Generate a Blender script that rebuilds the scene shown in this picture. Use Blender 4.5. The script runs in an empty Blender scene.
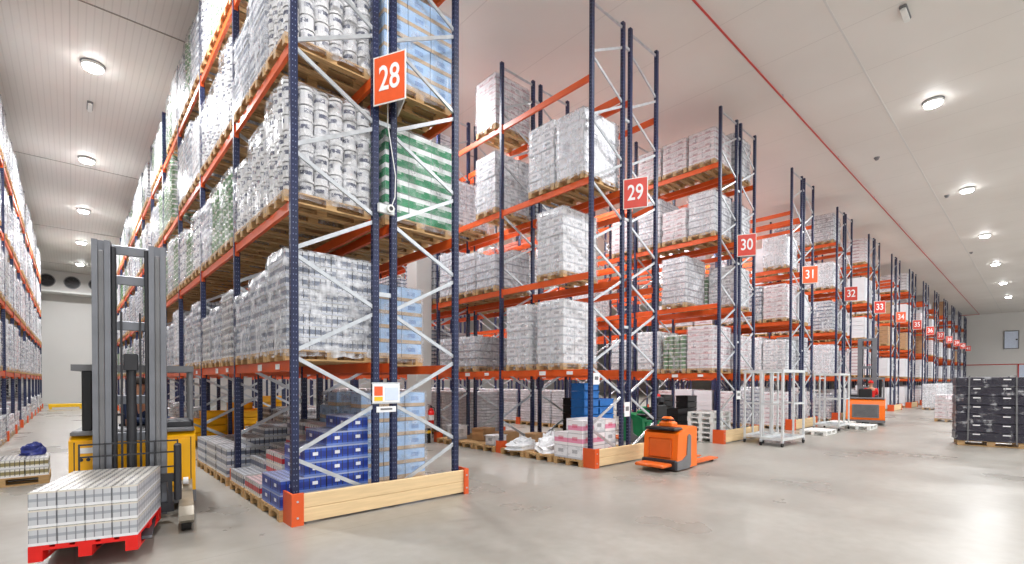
import bpy, math, random
from mathutils import Vector, Matrix
SC = bpy.context.scene
COL = SC.collection
R = math.radians
random.seed(7)

# ------------------------------------------------------------------ camera
CAM_H = 1.774
cam_d = bpy.data.cameras.new('camera')
cam = bpy.data.objects.new('camera', cam_d)
COL.objects.link(cam)
cam_d.sensor_width = 36.0
cam_d.lens = 482.66 / 1024 * 36.0
cam_d.shift_y = 105.47 / 1024
cam_d.clip_start = 0.05
cam_d.clip_end = 400
YAW = 47.659
cam.matrix_world = (Matrix.Translation((0, 0, CAM_H)) @ Matrix.Rotation(R(YAW - 90), 4, 'Z')
                    @ Matrix.Rotation(R(90 - 0.689), 4, 'X') @ Matrix.Rotation(R(0.123), 4, 'Z'))
SC.camera = cam

# ------------------------------------------------------------------ world, exposure
w = bpy.data.worlds.new('world'); SC.world = w; w.use_nodes = True
w.node_tree.nodes['Background'].inputs[0].default_value = (0.97, 0.98, 1.0, 1)
w.node_tree.nodes['Background'].inputs[1].default_value = 1.3
SC.view_settings.view_transform = 'Standard'
SC.view_settings.look = 'None'
SC.view_settings.gamma = 1.0
SC.view_settings.use_curve_mapping = False
SC.view_settings.exposure = 0.08
SC.cycles.use_denoising = True
SC.cycles.max_bounces = 6
SC.cycles.diffuse_bounces = 4
SC.cycles.glossy_bounces = 3
SC.cycles.transparent_max_bounces = 12
SC.cycles.sample_clamp_indirect = 6.0
LAMP_W = 460.0

# ------------------------------------------------------------------ materials
def srgb(c):
    return tuple(((v / 255) / 12.92 if v / 255 <= 0.04045 else ((v / 255 + 0.055) / 1.055) ** 2.4) for v in c) + (1,)

NUMW = {27: 'left-edge', 28: 'twenty-eight', 29: 'twenty-nine', 30: 'thirty', 31: 'thirty-one', 32: 'thirty-two', 33: 'thirty-three', 34: 'thirty-four', 35: 'thirty-five',
        36: 'thirty-six', 37: 'thirty-seven', 38: 'thirty-eight', 39: 'thirty-nine', 40: 'forty', 41: 'forty-one'}

class NT:
    def __init__(s, name):
        s.m = bpy.data.materials.new(name); s.m.use_nodes = True
        s.t = s.m.node_tree; s.b = s.t.nodes['Principled BSDF']
    def n(s, typ, **kw):
        x = s.t.nodes.new(typ)
        for k, v in kw.items(): setattr(x, k, v)
        return x
    def l(s, a, b): s.t.links.new(a, b)
    def put(s, sock, v):
        if hasattr(v, 'is_linked') or isinstance(v, bpy.types.NodeSocket): s.l(v, sock)
        else: sock.default_value = v
    def math(s, op, a, b=0.0, c=None):
        x = s.n('ShaderNodeMath', operation=op)
        s.put(x.inputs[0], a); s.put(x.inputs[1], b)
        if c is not None: s.put(x.inputs[2], c)
        return x.outputs[0]
    def mix(s, f, a, b):
        x = s.n('ShaderNodeMix', data_type='RGBA')
        s.put(x.inputs[0], f); s.put(x.inputs[6], a); s.put(x.inputs[7], b)
        return x.outputs[2]
    def noise(s, scale, detail=3, vec=None, rough=0.5, stretch=None):
        x = s.n('ShaderNodeTexNoise'); x.inputs['Scale'].default_value = scale
        x.inputs['Detail'].default_value = detail; x.inputs['Roughness'].default_value = rough
        if vec is None: vec = s.n('ShaderNodeTexCoord').outputs['Object']
        if stretch:
            mp = s.n('ShaderNodeMapping'); mp.inputs['Scale'].default_value = stretch
            s.l(vec, mp.inputs[0]); vec = mp.outputs[0]
        s.l(vec, x.inputs['Vector'])
        return x.outputs['Fac']
    def ramp(s, f, p0, p1):
        x = s.n('ShaderNodeMapRange'); s.put(x.inputs[0], f)
        x.inputs[1].default_value = p0; x.inputs[2].default_value = p1
        return x.outputs[0]
    def band(s, v, lo, hi):
        return s.math('MULTIPLY', s.math('GREATER_THAN', v, lo), s.math('LESS_THAN', v, hi))
    def uv(s):
        sp = s.n('ShaderNodeSeparateXYZ'); s.l(s.n('ShaderNodeTexCoord').outputs['UV'], sp.inputs[0])
        return sp.outputs[0], sp.outputs[1]
    def xyz(s):
        sp = s.n('ShaderNodeSeparateXYZ'); s.l(s.n('ShaderNodeTexCoord').outputs['Object'], sp.inputs[0])
        return sp.outputs
    def bump(s, h, strength=0.3, dist=0.01):
        x = s.n('ShaderNodeBump'); x.inputs['Strength'].default_value = strength
        x.inputs['Distance'].default_value = dist; s.l(h, x.inputs['Height']); s.l(x.outputs[0], s.b.inputs['Normal'])

def plain(name, c, rough=0.5, metal=0.0, var=0.12, vscale=6, bump=0.0, spec=0.5):
    t = NT(name); c = srgb(c)
    if var:
        d = tuple(x * (1 - var) for x in c[:3]) + (1,); e = tuple(min(1, x * (1 + var)) for x in c[:3]) + (1,)
        f = t.ramp(t.noise(vscale, 4), 0.35, 0.65)
        t.l(t.mix(f, d, e), t.b.inputs['Base Color'])
        if bump: t.bump(f, bump, 0.005)
    else: t.b.inputs['Base Color'].default_value = c
    t.b.inputs['Roughness'].default_value = rough; t.b.inputs['Metallic'].default_value = metal
    t.b.inputs['Specular IOR Level'].default_value = spec
    return t.m

M = {}
def wood(name, c, sy=(1.5, 14, 14), lo=.72, hi=1.15):
    t = NT(name); c = srgb(c); f = t.ramp(t.noise(3.0, 5, stretch=sy), 0.3, 0.7)
    t.l(t.mix(f, tuple(x * lo for x in c[:3]) + (1,), tuple(min(1, x * hi) for x in c[:3]) + (1,)), t.b.inputs['Base Color'])
    t.b.inputs['Roughness'].default_value = 0.75; return t.m
M['pallet_wood'] = wood('pallet_wood', (196, 158, 108))
M['timber'] = wood('timber', (230, 200, 154), (.7, 9, 9), .9, 1.08)
M['orange'] = plain('orange_steel', (226, 92, 32), 0.4, 0, 0.08, 2)
M['guard_orange'] = plain('guard_orange', (224, 90, 36), 0.45, 0, 0.08, 2)
M['galv'] = plain('galvanised_steel', (196, 200, 204), 0.35, 0.55, 0.1, 8)
M['bright_galv'] = plain('bright_galvanised', (222, 226, 226), 0.35, 0.3, 0.06, 8)
M['white_paint'] = plain('white_paint', (236, 236, 232), 0.5, 0, 0.04)
M['paper'] = plain('paper', (245, 245, 245), 0.6, 0, 0)
M['dark'] = plain('dark_grey', (48, 48, 52), 0.5, 0, 0.1)
M['black'] = plain('black_plastic', (24, 24, 26), 0.45, 0, 0.1)
M['rubber'] = plain('rubber', (34, 33, 32), 0.8, 0, 0.15)
M['mast_grey'] = plain('mast_grey', (124, 126, 132), 0.4, 0.2, 0.08, 4)
M['mid_grey'] = plain('mid_grey', (118, 118, 120), 0.45, 0.1, 0.08, 4)
M['leg_grey'] = plain('leg_grey', (150, 142, 128), 0.4, 0.3, 0.15, 4)
M['truck_yellow'] = plain('truck_yellow', (250, 182, 10), 0.35, 0, 0.04, 3)
M['truck_orange'] = plain('truck_orange', (250, 116, 18), 0.35, 0, 0.05, 3)
M['dark_orange'] = plain('dark_orange', (224, 104, 34), 0.4, 0, 0.06, 3)
M['red_plastic'] = plain('red_plastic', (232, 28, 22), 0.4, 0, 0.06)
M['red_paint'] = plain('red_paint', (190, 50, 40), 0.4, 0, 0.05)
M['yellow_rail'] = plain('yellow_rail', (250, 200, 30), 0.4, 0, 0.05)
M['green'] = plain('green_paint', (20, 130, 78), 0.4, 0, 0.08)
M['blue_plastic'] = plain('blue_plastic', (28, 116, 200), 0.4, 0, 0.06)
M['skin'] = plain('skin', (205, 150, 120), 0.5, 0, 0.05)
M['hair'] = plain('hair', (50, 36, 26), 0.7, 0, 0.1)
M['navy_cloth'] = plain('navy_cloth', (40, 54, 86), 0.8, 0, 0.15)
M['red_cloth'] = plain('red_cloth', (232, 40, 36), 0.8, 0, 0.1)
M['wall'] = plain('wall_panel', (216, 214, 210), 0.55, 0, 0.03, 0.3)
M['wall_white'] = plain('column_white', (226, 224, 220), 0.6, 0, 0.03, 0.6)
M['seam'] = plain('seam_trim', (150, 142, 134), 0.6, 0, 0.05)
M['tan_box'] = plain('tan_cardboard', (190, 150, 106), 0.7, 0, 0.08)
M['film_white'] = plain('crumpled_white_film', (238, 240, 242), 0.35, 0, 0.08, 20, 0.4)
M['blue_bag'] = plain('blue_bag', (36, 48, 120), 0.4, 0, 0.25, 12, 0.5)

def post_mat():
    t = NT('navy_perforated_steel'); x, y, z = t.xyz()
    fz = t.math('FRACT', t.math('MULTIPLY', z, 13.0))
    hz = t.band(fz, 0.34, 0.62)
    fx = t.math('ABSOLUTE', x)
    hx = t.band(fx, 0.012, 0.026)
    f = t.math('MULTIPLY', hz, hx)
    g = t.n('ShaderNodeNewGeometry')
    base = t.mix(t.ramp(t.noise(2, 3), 0.3, 0.7), srgb((30, 42, 92)), srgb((42, 58, 112)))
    t.l(t.mix(f, base, srgb((150, 158, 180))), t.b.inputs['Base Color'])
    t.b.inputs['Roughness'].default_value = 0.42
    return t.m
M['post'] = post_mat()

def concrete():
    t = NT('polished_concrete')
    n1 = t.noise(0.5, 6); n2 = t.noise(6, 5)
    c = t.mix(t.ramp(n1, 0.3, 0.7), srgb((142, 138, 130)), srgb((166, 162, 154)))
    c = t.mix(t.math('MULTIPLY', t.ramp(n2, 0.35, 0.7), 0.35), c, srgb((136, 129, 119)))
    x, y, z = t.xyz()
    j = t.math('MAXIMUM', t.math('LESS_THAN', t.math('FRACT', t.math('MULTIPLY', x, 1 / 11.78)), 0.0012),
               t.math('LESS_THAN', t.math('FRACT', t.math('MULTIPLY', t.math('ADD', y, 3.4), 1 / 9.0)), 0.0018))
    t.l(t.mix(t.math('MULTIPLY', j, 0.35), c, srgb((110, 104, 96))), t.b.inputs['Base Color'])
    rr = t.n('ShaderNodeMapRange'); t.l(n1, rr.inputs[0]); rr.inputs[1].default_value = 0.3; rr.inputs[2].default_value = 0.7
    rr.inputs[3].default_value = 0.24; rr.inputs[4].default_value = 0.4
    t.l(rr.outputs[0], t.b.inputs['Roughness'])
    t.bump(n2, 0.04, 0.01)
    return t.m
M['floor'] = concrete()

def ceil_mat():
    t = NT('ceiling_panels'); x, y, z = t.xyz()
    c = t.mix(t.ramp(t.noise(0.25, 4), 0.3, 0.7), srgb((224, 219, 212)), srgb((234, 230, 224)))
    f = t.math('FRACT', t.math('MULTIPLY', x, 1 / 2.3))
    seam = t.math('LESS_THAN', f, 0.01)
    g = t.math('FRACT', t.math('MULTIPLY', x, 8 / 1.15))
    rib = t.math('MULTIPLY', t.math('LESS_THAN', g, 0.18), t.math('LESS_THAN', x, 2.2))
    c = t.mix(t.math('MULTIPLY', rib, 0.14), c, srgb((150, 142, 134)))
    t.l(t.mix(t.math('MULTIPLY', seam, 0.22), c, srgb((150, 142, 134))), t.b.inputs['Base Color'])
    t.b.inputs['Roughness'].default_value = 0.5
    return t.m
M['ceiling'] = ceil_mat()

def carton(name, base, band=None, bl=0.0, bh=0.3, label=None, rough=0.6, mott=0.0, dark=(60, 60, 66), edge=0.5):
    """box face with a colour band, a small printed panel and darker edges, in the face's own uv"""
    t = NT(name); u, v = t.uv(); c = srgb(base)
    inf = t.n('ShaderNodeObjectInfo').outputs['Random']
    if mott:
        tc = t.n('ShaderNodeTexCoord').outputs['Object']
        c = t.mix(t.math('MULTIPLY', t.math('GREATER_THAN', t.noise(7, 2, tc, stretch=(1, 1, 1.8)), 0.55), mott), c, srgb(dark))
    if band: c = t.mix(t.band(v, bl, bh), c, srgb(band))
    if label:
        f = t.math('MULTIPLY', t.band(u, 0.3, 0.68), t.band(v, 0.42, 0.72))
        ln = t.math('GREATER_THAN', t.math('FRACT', t.math('MULTIPLY', v, 14.0)), 0.35)
        c = t.mix(t.math('MULTIPLY', t.math('MULTIPLY', f, ln), 0.8), c, srgb(label))
    e = t.math('MAXIMUM', t.math('GREATER_THAN', t.math('ABSOLUTE', t.math('SUBTRACT', u, 0.5)), 0.49),
               t.math('GREATER_THAN', t.math('ABSOLUTE', t.math('SUBTRACT', v, 0.5)), 0.475))
    c = t.mix(t.math('MULTIPLY', e, edge), c, srgb(dark))
    nz = t.n('ShaderNodeSeparateXYZ'); t.l(t.n('ShaderNodeNewGeometry').outputs['Normal'], nz.inputs[0])
    top = t.math('GREATER_THAN', nz.outputs[2], 0.7)
    tape = t.math('LESS_THAN', t.math('ABSOLUTE', t.math('SUBTRACT', v, 0.5)), 0.05)
    c = t.mix(top, c, t.mix(t.math('MAXIMUM', t.math('MULTIPLY', tape, 0.3), t.math('MULTIPLY', e, 0.35)), srgb(base), srgb(dark)))
    t.l(c, t.b.inputs['Base Color']); t.b.inputs['Roughness'].default_value = rough
    return t.m

def canpack(name, can, stripe, top=(205, 205, 205), n=4.0, tray=(225, 222, 215), lo=0.3, hi=0.7, label=False, gap=(50, 50, 54)):
    """pack of cans behind film: rounded columns with a stripe, a tray edge below"""
    t = NT(name); u, v = t.uv()
    fu = t.math('ABSOLUTE', t.math('SUBTRACT', t.math('FRACT', t.math('MULTIPLY', u, n)), 0.5))
    c = t.mix(t.band(v, lo, hi), srgb(can), srgb(stripe))
    c = t.mix(t.math('GREATER_THAN', fu, 0.43), c, srgb(gap))
    c = t.mix(t.math('GREATER_THAN', v, 0.9), c, srgb(top))
    c = t.mix(t.math('LESS_THAN', v, 0.16), c, srgb(tray))
    if label:
        c = t.mix(t.math('MULTIPLY', t.band(u, 0.38, 0.62), t.band(v, 0.42, 0.66)), c, srgb((236, 238, 244)))
    e = t.math('MAXIMUM', t.math('GREATER_THAN', t.math('ABSOLUTE', t.math('SUBTRACT', u, 0.5)), 0.485),
               t.math('GREATER_THAN', t.math('ABSOLUTE', t.math('SUBTRACT', v, 0.5)), 0.485))
    nz = t.n('ShaderNodeSeparateXYZ'); t.l(t.n('ShaderNodeNewGeometry').outputs['Normal'], nz.inputs[0])
    tp = t.math('GREATER_THAN', nz.outputs[2], 0.7)
    cx = t.math('SUBTRACT', t.math('FRACT', t.math('MULTIPLY', u, n)), 0.5)
    cy = t.math('SUBTRACT', t.math('FRACT', t.math('MULTIPLY', v, n + 1)), 0.5)
    rr = t.math('SQRT', t.math('ADD', t.math('MULTIPLY', cx, cx), t.math('MULTIPLY', cy, cy)))
    disc = t.mix(t.band(rr, 0.26, 0.36), srgb(top), srgb(stripe))
    disc = t.mix(t.math('GREATER_THAN', rr, 0.46), disc, srgb((84, 84, 92)))
    disc = t.mix(t.math('MULTIPLY', e, 0.6), disc, srgb((60, 60, 66)))
    c = t.mix(tp, c, disc)
    t.l(c, t.b.inputs['Base Color']); t.b.inputs['Roughness'].default_value = 0.35
    t.b.inputs['Metallic'].default_value = 0.1
    return t.m

M['white_carton'] = carton('white_printed_carton', (232, 232, 234), (196, 198, 204), 0.0, 0.16, (96, 98, 108), mott=0.2, dark=(112, 114, 122))
M['blue_carton'] = carton('light_blue_carton', (168, 200, 236), (196, 170, 140), 0.0, 0.26, (88, 118, 176))
M['green_carton'] = carton('green_white_carton', (14, 136, 84), (238, 240, 240), 0.62, 1.0, (228, 240, 232), dark=(150, 170, 160))
M['brown_carton'] = carton('brown_carton', (186, 146, 108), None, 0, 0, (150, 112, 78), mott=0.1)
M['red_carton'] = carton('white_red_carton', (232, 226, 228), (206, 160, 164), 0.36, 0.46, (150, 90, 98), mott=0.2, dark=(150, 140, 146))
M['slab'] = carton('white_slab_layer', (224, 224, 228), (150, 150, 158), 0.0, 0.16, (160, 162, 172), mott=0.25, dark=(104, 104, 112))
M['plain_white'] = carton('smooth_white_layer', (232, 232, 236), None, 0, 0, None, rough=0.4, dark=(190, 190, 198), edge=0.3)
M['pink_carton'] = carton('white_pink_carton', (240, 234, 236), (232, 150, 178), 0.25, 0.6, (214, 60, 90))
M['dark_layer'] = carton('charcoal_tray', (34, 30, 46), (46, 42, 60), 0.0, 0.14, None, rough=0.35, dark=(24, 24, 28))
M['silver_pack'] = canpack('silver_can_pack', (206, 206, 210), (142, 140, 142))
M['blue_pack'] = canpack('blue_can_pack', (52, 84, 178), (34, 58, 150), top=(170, 180, 210), tray=(110, 136, 205), label=True)
M['red_pack'] = canpack('red_can_pack', (214, 214, 214), (206, 52, 58))
M['grey_pack'] = canpack('grey_can_pack', (216, 218, 222), (120, 128, 146), tray=(200, 204, 216))
M['brown_pack'] = canpack('dark_can_pack', (150, 132, 118), (84, 66, 58), tray=(206, 196, 184))
M['carried_pack'] = canpack('white_bottle_pack', (206, 208, 212), (170, 174, 182), top=(226, 220, 208), n=3.0, tray=(240, 241, 243), lo=0.45, hi=0.62, gap=(136, 138, 144))
M['tub_white'] = plain('white_tub', (226, 225, 225), 0.4, 0, 0.05, 10)
def tub_label():
    t = NT('printed_tub_label'); u, v = t.uv()
    f = t.band(t.math('FRACT', t.math('MULTIPLY', u, 2.0)), 0.08, 0.7)
    ln = t.math('GREATER_THAN', t.noise(30, 2), 0.40)
    c = t.mix(t.math('MULTIPLY', f, t.math('MULTIPLY', ln, t.band(v, 0.15, 0.85))), srgb((218, 218, 221)), srgb((78, 82, 104)))
    t.l(c, t.b.inputs['Base Color']); t.b.inputs['Roughness'].default_value = 0.4; return t.m
M['tub_label'] = tub_label()
M['jar_green'] = plain('green_jar', (92, 128, 84), 0.3, 0, 0.3, 12)
M['lid_white'] = plain('jar_lid', (230, 230, 222), 0.4, 0, 0.05)

def film(name, dens, tint=(230, 231, 235), lo=0.46, hi=0.66, rg=0.22, base=0.07):
    t = NT(name)
    tc = t.n('ShaderNodeTexCoord').outputs['Object']
    n1 = t.noise(3, 3, tc, 0.55, (1, 1, 3.6)); n2 = t.noise(6, 2, tc, 0.5, (1.6, 1.6, .6))
    t.b.inputs['Base Color'].default_value = srgb(tint)
    t.b.inputs['Roughness'].default_value = rg
    t.b.inputs['Specular IOR Level'].default_value = 0.6
    t.bump(t.math('ADD', n1, n2), 0.55, 0.03)
    tr = t.n('ShaderNodeBsdfTransparent'); mx = t.n('ShaderNodeMixShader')
    f = t.ramp(t.math('MULTIPLY', t.math('ADD', n1, n2), 0.5), lo, hi)
    f = t.math('ADD', t.math('MULTIPLY', f, dens), base)
    t.l(f, mx.inputs[0]); t.l(tr.outputs[0], mx.inputs[1]); t.l(t.b.outputs[0], mx.inputs[2])
    t.l(mx.outputs[0], t.t.nodes['Material Output'].inputs[0])
    return t.m
M['film_light'] = film('light_stretch_film', 0.3)
M['film_mid'] = film('stretch_film', 0.5)
M['film_dense'] = film('dense_stretch_film', 0.95)

def emit(name, c, s):
    t = NT(name); t.b.inputs['Base Color'].default_value = (*c, 1)
    t.b.inputs['Emission Color'].default_value = (*c, 1); t.b.inputs['Emission Strength'].default_value = s
    return t.m
M['lamp_glow'] = emit('lamp_glow', (0.98, 0.99, 1.0), 40)

# ------------------------------------------------------------------ mesh building
class MB:
    def __init__(s): s.v = []; s.f = []; s.u = []; s.m = []
    def face(s, idx, uv=None, mi=0):
        s.f.append(idx); s.u.append(uv or [(0, 0), (1, 0), (1, 1), (0, 1)][:len(idx)] if len(idx) <= 4 else [(0.5, 0.5)] * len(idx)); s.m.append(mi)
    def box(s, x0, x1, y0, y1, z0, z1, mi=0, mt=None, top=None, skip_bottom=False):
        b = len(s.v)
        P = [(x0, y0, z0), (x1, y0, z0), (x1, y1, z0), (x0, y1, z0), (x0, y0, z1), (x1, y0, z1), (x1, y1, z1), (x0, y1, z1)]
        if mt: P = [tuple(mt @ Vector(p)) for p in P]
        s.v += P
        Q = [(0, 1, 5, 4), (1, 2, 6, 5), (2, 3, 7, 6), (3, 0, 4, 7)]
        for q in Q: s.face([b + i for i in q], None, mi)
        s.face([b + 4, b + 5, b + 6, b + 7], None, mi if top is None else top)
        if not skip_bottom: s.face([b + 3, b + 2, b + 1, b], [(0.1, 0.3)] * 4, mi)
        return s
    def bbox(s, x0, x1, y0, y1, z0, z1, c=0.02, mi=0, mt=None):
        """box with bevelled vertical and top edges"""
        b = len(s.v)
        def ring(z, i):
            return [(x0 + c + i, y0 + i, z), (x1 - c - i, y0 + i, z), (x1 - i, y0 + c + i, z), (x1 - i, y1 - c - i, z),
                    (x1 - c - i, y1 - i, z), (x0 + c + i, y1 - i, z), (x0 + i, y1 - c - i, z), (x0 + i, y0 + c + i, z)]
        rr = [ring(z0, c * .4), ring(z0 + c * .4, 0), ring(z1 - c, 0), ring(z1, c)]
        for r_ in rr: s.v += [tuple(mt @ Vector(p)) if mt else p for p in r_]
        for k in range(3):
            for i in range(8):
                j = (i + 1) % 8
                s.face([b + 8 * k + i, b + 8 * k + j, b + 8 * k + 8 + j, b + 8 * k + 8 + i], None, mi)
        s.face([b + 7 - i for i in range(8)], None, mi); s.face([b + 24 + i for i in range(8)], None, mi)
        return s
    def cyl(s, p0, p1, r0, r1=None, seg=12, mi=0, caps=True, cap_mi=None):
        r1 = r0 if r1 is None else r1
        a = Vector(p0); c = Vector(p1); d = (c - a).normalized()
        up = Vector((0, 0, 1)) if abs(d.z) < 0.9 else Vector((1, 0, 0))
        e = d.cross(up).normalized(); g = d.cross(e).normalized() * -1
        b = len(s.v)
        for (o, r) in ((a, r0), (c, r1)):
            for i in range(seg):
                t = 2 * math.pi * i / seg
                s.v.append(tuple(o + e * (r * math.cos(t)) + g * (r * math.sin(t))))
        for i in range(seg):
            j = (i + 1) % seg
            s.face([b + i, b + j, b + seg + j, b + seg + i], [(i / seg, 0), ((i + 1) / seg, 0), ((i + 1) / seg, 1), (i / seg, 1)], mi)
        if caps:
            cm = mi if cap_mi is None else cap_mi
            s.face([b + seg - 1 - i for i in range(seg)], None, cm); s.face([b + seg + i for i in range(seg)], None, cm)
        return s
    def bar(s, p0, p1, w, h, mi=0):
        """rectangular bar from p0 to p1, w across, h tall"""
        a = Vector(p0); c = Vector(p1); d = c - a; L = d.length; d.normalize()
        up = Vector((0, 0, 1)) if abs(d.z) < 0.95 else Vector((0, 1, 0))
        e = d.cross(up).normalized(); g = e.cross(d).normalized()
        mt = Matrix((( e.x, d.x, g.x, a.x), (e.y, d.y, g.y, a.y), (e.z, d.z, g.z, a.z), (0, 0, 0, 1)))
        return s.box(-w / 2, w / 2, 0, L, -h / 2, h / 2, mi, mt)
    def poly(s, pts, axis, d0, d1, mi=0):
        """extrude a 2-D outline along an axis ('x','y','z')"""
        def P(p, d):
            return {'x': (d, p[0], p[1]), 'y': (p[0], d, p[1]), 'z': (p[0], p[1], d)}[axis]
        n = len(pts); b = len(s.v)
        s.v += [P(p, d0) for p in pts] + [P(p, d1) for p in pts]
        for i in range(n):
            j = (i + 1) % n
            s.face([b + i, b + j, b + n + j, b + n + i], None, mi)
        s.face([b + n - 1 - i for i in range(n)], None, mi); s.face([b + n + i for i in range(n)], None, mi)
        return s
    def mesh(s, name, mats, smooth=False):
        me = bpy.data.meshes.new(name)
        me.from_pydata(s.v, [], s.f)
        uvl = me.uv_layers.new(name='UVMap')
        flat = []
        for u in s.u:
            for c in u: flat += [c[0], c[1]]
        uvl.data.foreach_set('uv', flat)
        me.polygons.foreach_set('material_index', s.m)
        for m in mats: me.materials.append(M[m] if isinstance(m, str) else m)
        if smooth:
            me.polygons.foreach_set('use_smooth', [True] * len(s.f))
        me.update()
        return me
    def build(s, name, mats, parent=None, smooth=False):
        if isinstance(mats, str): mats = [mats]
        return mobj(name, s.mesh(name, mats, smooth), parent)

def mobj(name, me, parent=None, loc=None):
    o = bpy.data.objects.new(name, me); COL.objects.link(o)
    if parent: o.parent = parent
    if loc: o.location = loc
    return o
def empty(name, loc=(0, 0, 0), rz=0.0):
    o = bpy.data.objects.new(name, None); COL.objects.link(o)
    o.location = loc; o.rotation_euler = (0, 0, rz); o.empty_display_size = 0.2
    return o
def tag(o, label, cat, group=None, kind=None):
    o['label'] = label; o['category'] = cat
    if group: o['group'] = group
    if kind: o['kind'] = kind
    return o
def struct(o): o['kind'] = 'structure'; return o
def copy_tree(o, parent=None):
    c = o.copy(); COL.objects.link(c)
    if parent: c.parent = parent
    for ch in KIDS.get(o.name, []):
        copy_tree(ch, c)
    return c
KIDS = {}
def note_kids():
    """remember the children of every object once, for quick copying"""
    KIDS.clear()
    for o in bpy.data.objects:
        if o.parent: KIDS.setdefault(o.parent.name, []).append(o)

def text_mesh(txt, size, mat, name, bold=0.02, align='CENTER', extrude=0.002):
    cu = bpy.data.curves.new(name, 'FONT'); cu.body = txt; cu.size = size; cu.offset = bold * size
    cu.extrude = extrude; cu.align_x = align; cu.align_y = 'CENTER'
    o = bpy.data.objects.new(name, cu); COL.objects.link(o)
    dg = bpy.context.evaluated_depsgraph_get(); dg.update()
    me = bpy.data.meshes.new_from_object(o.evaluated_get(dg), depsgraph=dg)
    bpy.data.objects.remove(o); me.materials.clear(); me.materials.append(M[mat])
    return me

# ------------------------------------------------------------------ building shell
CEIL = 10.3
XW, XL, YN, YF = 84.0, -9.0, -14.0, 52.6
struct(MB().box(XL, XW, YN, YF, -0.3, 0).build('floor', 'floor'))
struct(MB().box(XL, XW, YN, YF, CEIL, CEIL + 0.3).build('ceiling', 'ceiling'))
struct(MB().box(XL, XW, YF, YF + 0.3, 0, CEIL).build('wall_back', 'wall'))
struct(MB().box(XL - 0.3, XL, YN, YF, 0, CEIL).build('wall_left', 'wall'))
wr = struct(MB().box(XW, XW + 0.3, YN, YF, 0, CEIL).build('wall_right', 'wall'))
k = 1
for yy in (3.36, 14.6, 25.8, 37.0, 48.2):
    struct(MB().box(XL, XW, yy - 0.02, yy + 0.02, CEIL - 0.012, CEIL - 0.001).build('trim_%d' % k, 'seam' if k > 1 else 'wall')); k += 1
struct(MB().box(XW - 0.05, XW - 0.001, YN, 30, 3.95, 4.05).build('trim_%d' % k, 'red_paint')); k += 1
# high hatch in the right wall, tall dock door beneath it
M['hatch'] = plain('hatch_glass', (214, 226, 246), 0.25, 0, 0.03)
h = MB().box(XW - 0.04, XW - 0.002, 1.95, 3.1, 5.95, 8.0).build('window_1', 'hatch'); struct(h)
f = MB()
for (a, b, c, d) in ((1.87, 1.95, 5.87, 8.08), (3.1, 3.18, 5.87, 8.08), (1.95, 3.1, 5.87, 5.95), (1.95, 3.1, 8.0, 8.08)):
    f.box(XW - 0.1, XW - 0.002, a, b, c, d)
f.build('window_frame', 'mid_grey', h)
MB().box(XW - 0.14, XW - 0.04, 2.0, 2.15, 6.9, 7.05).build('latch', 'dark', h)
d = struct(MB().box(XW - 0.06, XW - 0.002, -2.2, 1.85, 0, 3.9).build('door_1', 'hatch'))
MB().box(XW - 0.1, XW - 0.002, 1.85, 1.97, 0, 3.95).build('door_frame', 'red_paint', d)
MB().box(XW - 0.12, XW - 0.06, -2.0, 1.7, 1.9, 2.0).build('panel_joint', 'mid_grey', d)

# round-holed air plenum under the ceiling at the end of the left aisle
def plenum():
    e = tag(empty('air_cooler', (0, YF - 1.2, 8.6)), 'long white ceiling air cooler with round dark fans on the back wall', 'air cooler')
    MB().box(-5.2, 9.0, 0.06, 1.18, 0.12, CEIL - 8.62).build('housing', 'wall', e)
    MB().box(-5.3, 9.1, -0.25, 1.18, 0.0, 0.12).build('drip_tray', 'white_paint', e)
    for i in range(9):
        cx = -4.3 + i * 1.45
        m = MB(); m.cyl((cx, 0.055, 0.88), (cx, 0.05, 0.88), 0.44, seg=24)
        fan = m.build('fan_opening', 'black', e)
        m = MB()
        for j in range(24):
            a0, a1 = 2 * math.pi * j / 24, 2 * math.pi * (j + 1) / 24
            m.bar((cx + .47 * math.cos(a0), 0.02, .88 + .47 * math.sin(a0)), (cx + .47 * math.cos(a1), 0.02, .88 + .47 * math.sin(a1)), 0.07, 0.05)
        m.build('ring', 'mid_grey', fan)
        m = MB()
        for j in range(5):
            a = 2 * math.pi * j / 5
            m.bar((cx, 0.03, .88), (cx + .4 * math.cos(a), 0.03, .88 + .4 * math.sin(a)), 0.01, 0.12)
        m.build('blade', 'dark', fan)
plenum()

# low yellow rail across the end of the left aisle
e = tag(empty('guard_rail', (0, 41.2, 0)), 'low yellow floor guard rail across the far end of the left aisle', 'guard rail')
MB().bbox(-1.1, 1.9, -0.06, 0.06, 0.12, 0.34, 0.02).build('rail', 'yellow_rail', e)
for xx in (-1.0, 0.4, 1.8): MB().bbox(xx - .07, xx + .07, -0.05, 0.05, 0, 0.2, 0.015).build('foot', 'yellow_rail', e)
# green exit sign on the back wall
e = tag(empty('exit_sign', (1.0, YF - 0.05, 2.6)), 'small green exit sign on the back wall of the left aisle', 'sign')
MB().box(-.35, .35, -.05, .05, 0, .36).build('panel', 'green', e)
m = MB(); m.box(-.22, -.05, -.06, -.052, .1, .26); m.bar((0, -.056, .18), (.22, -.056, .18), .008, .05)
m.build('arrow', 'paper', e)

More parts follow.
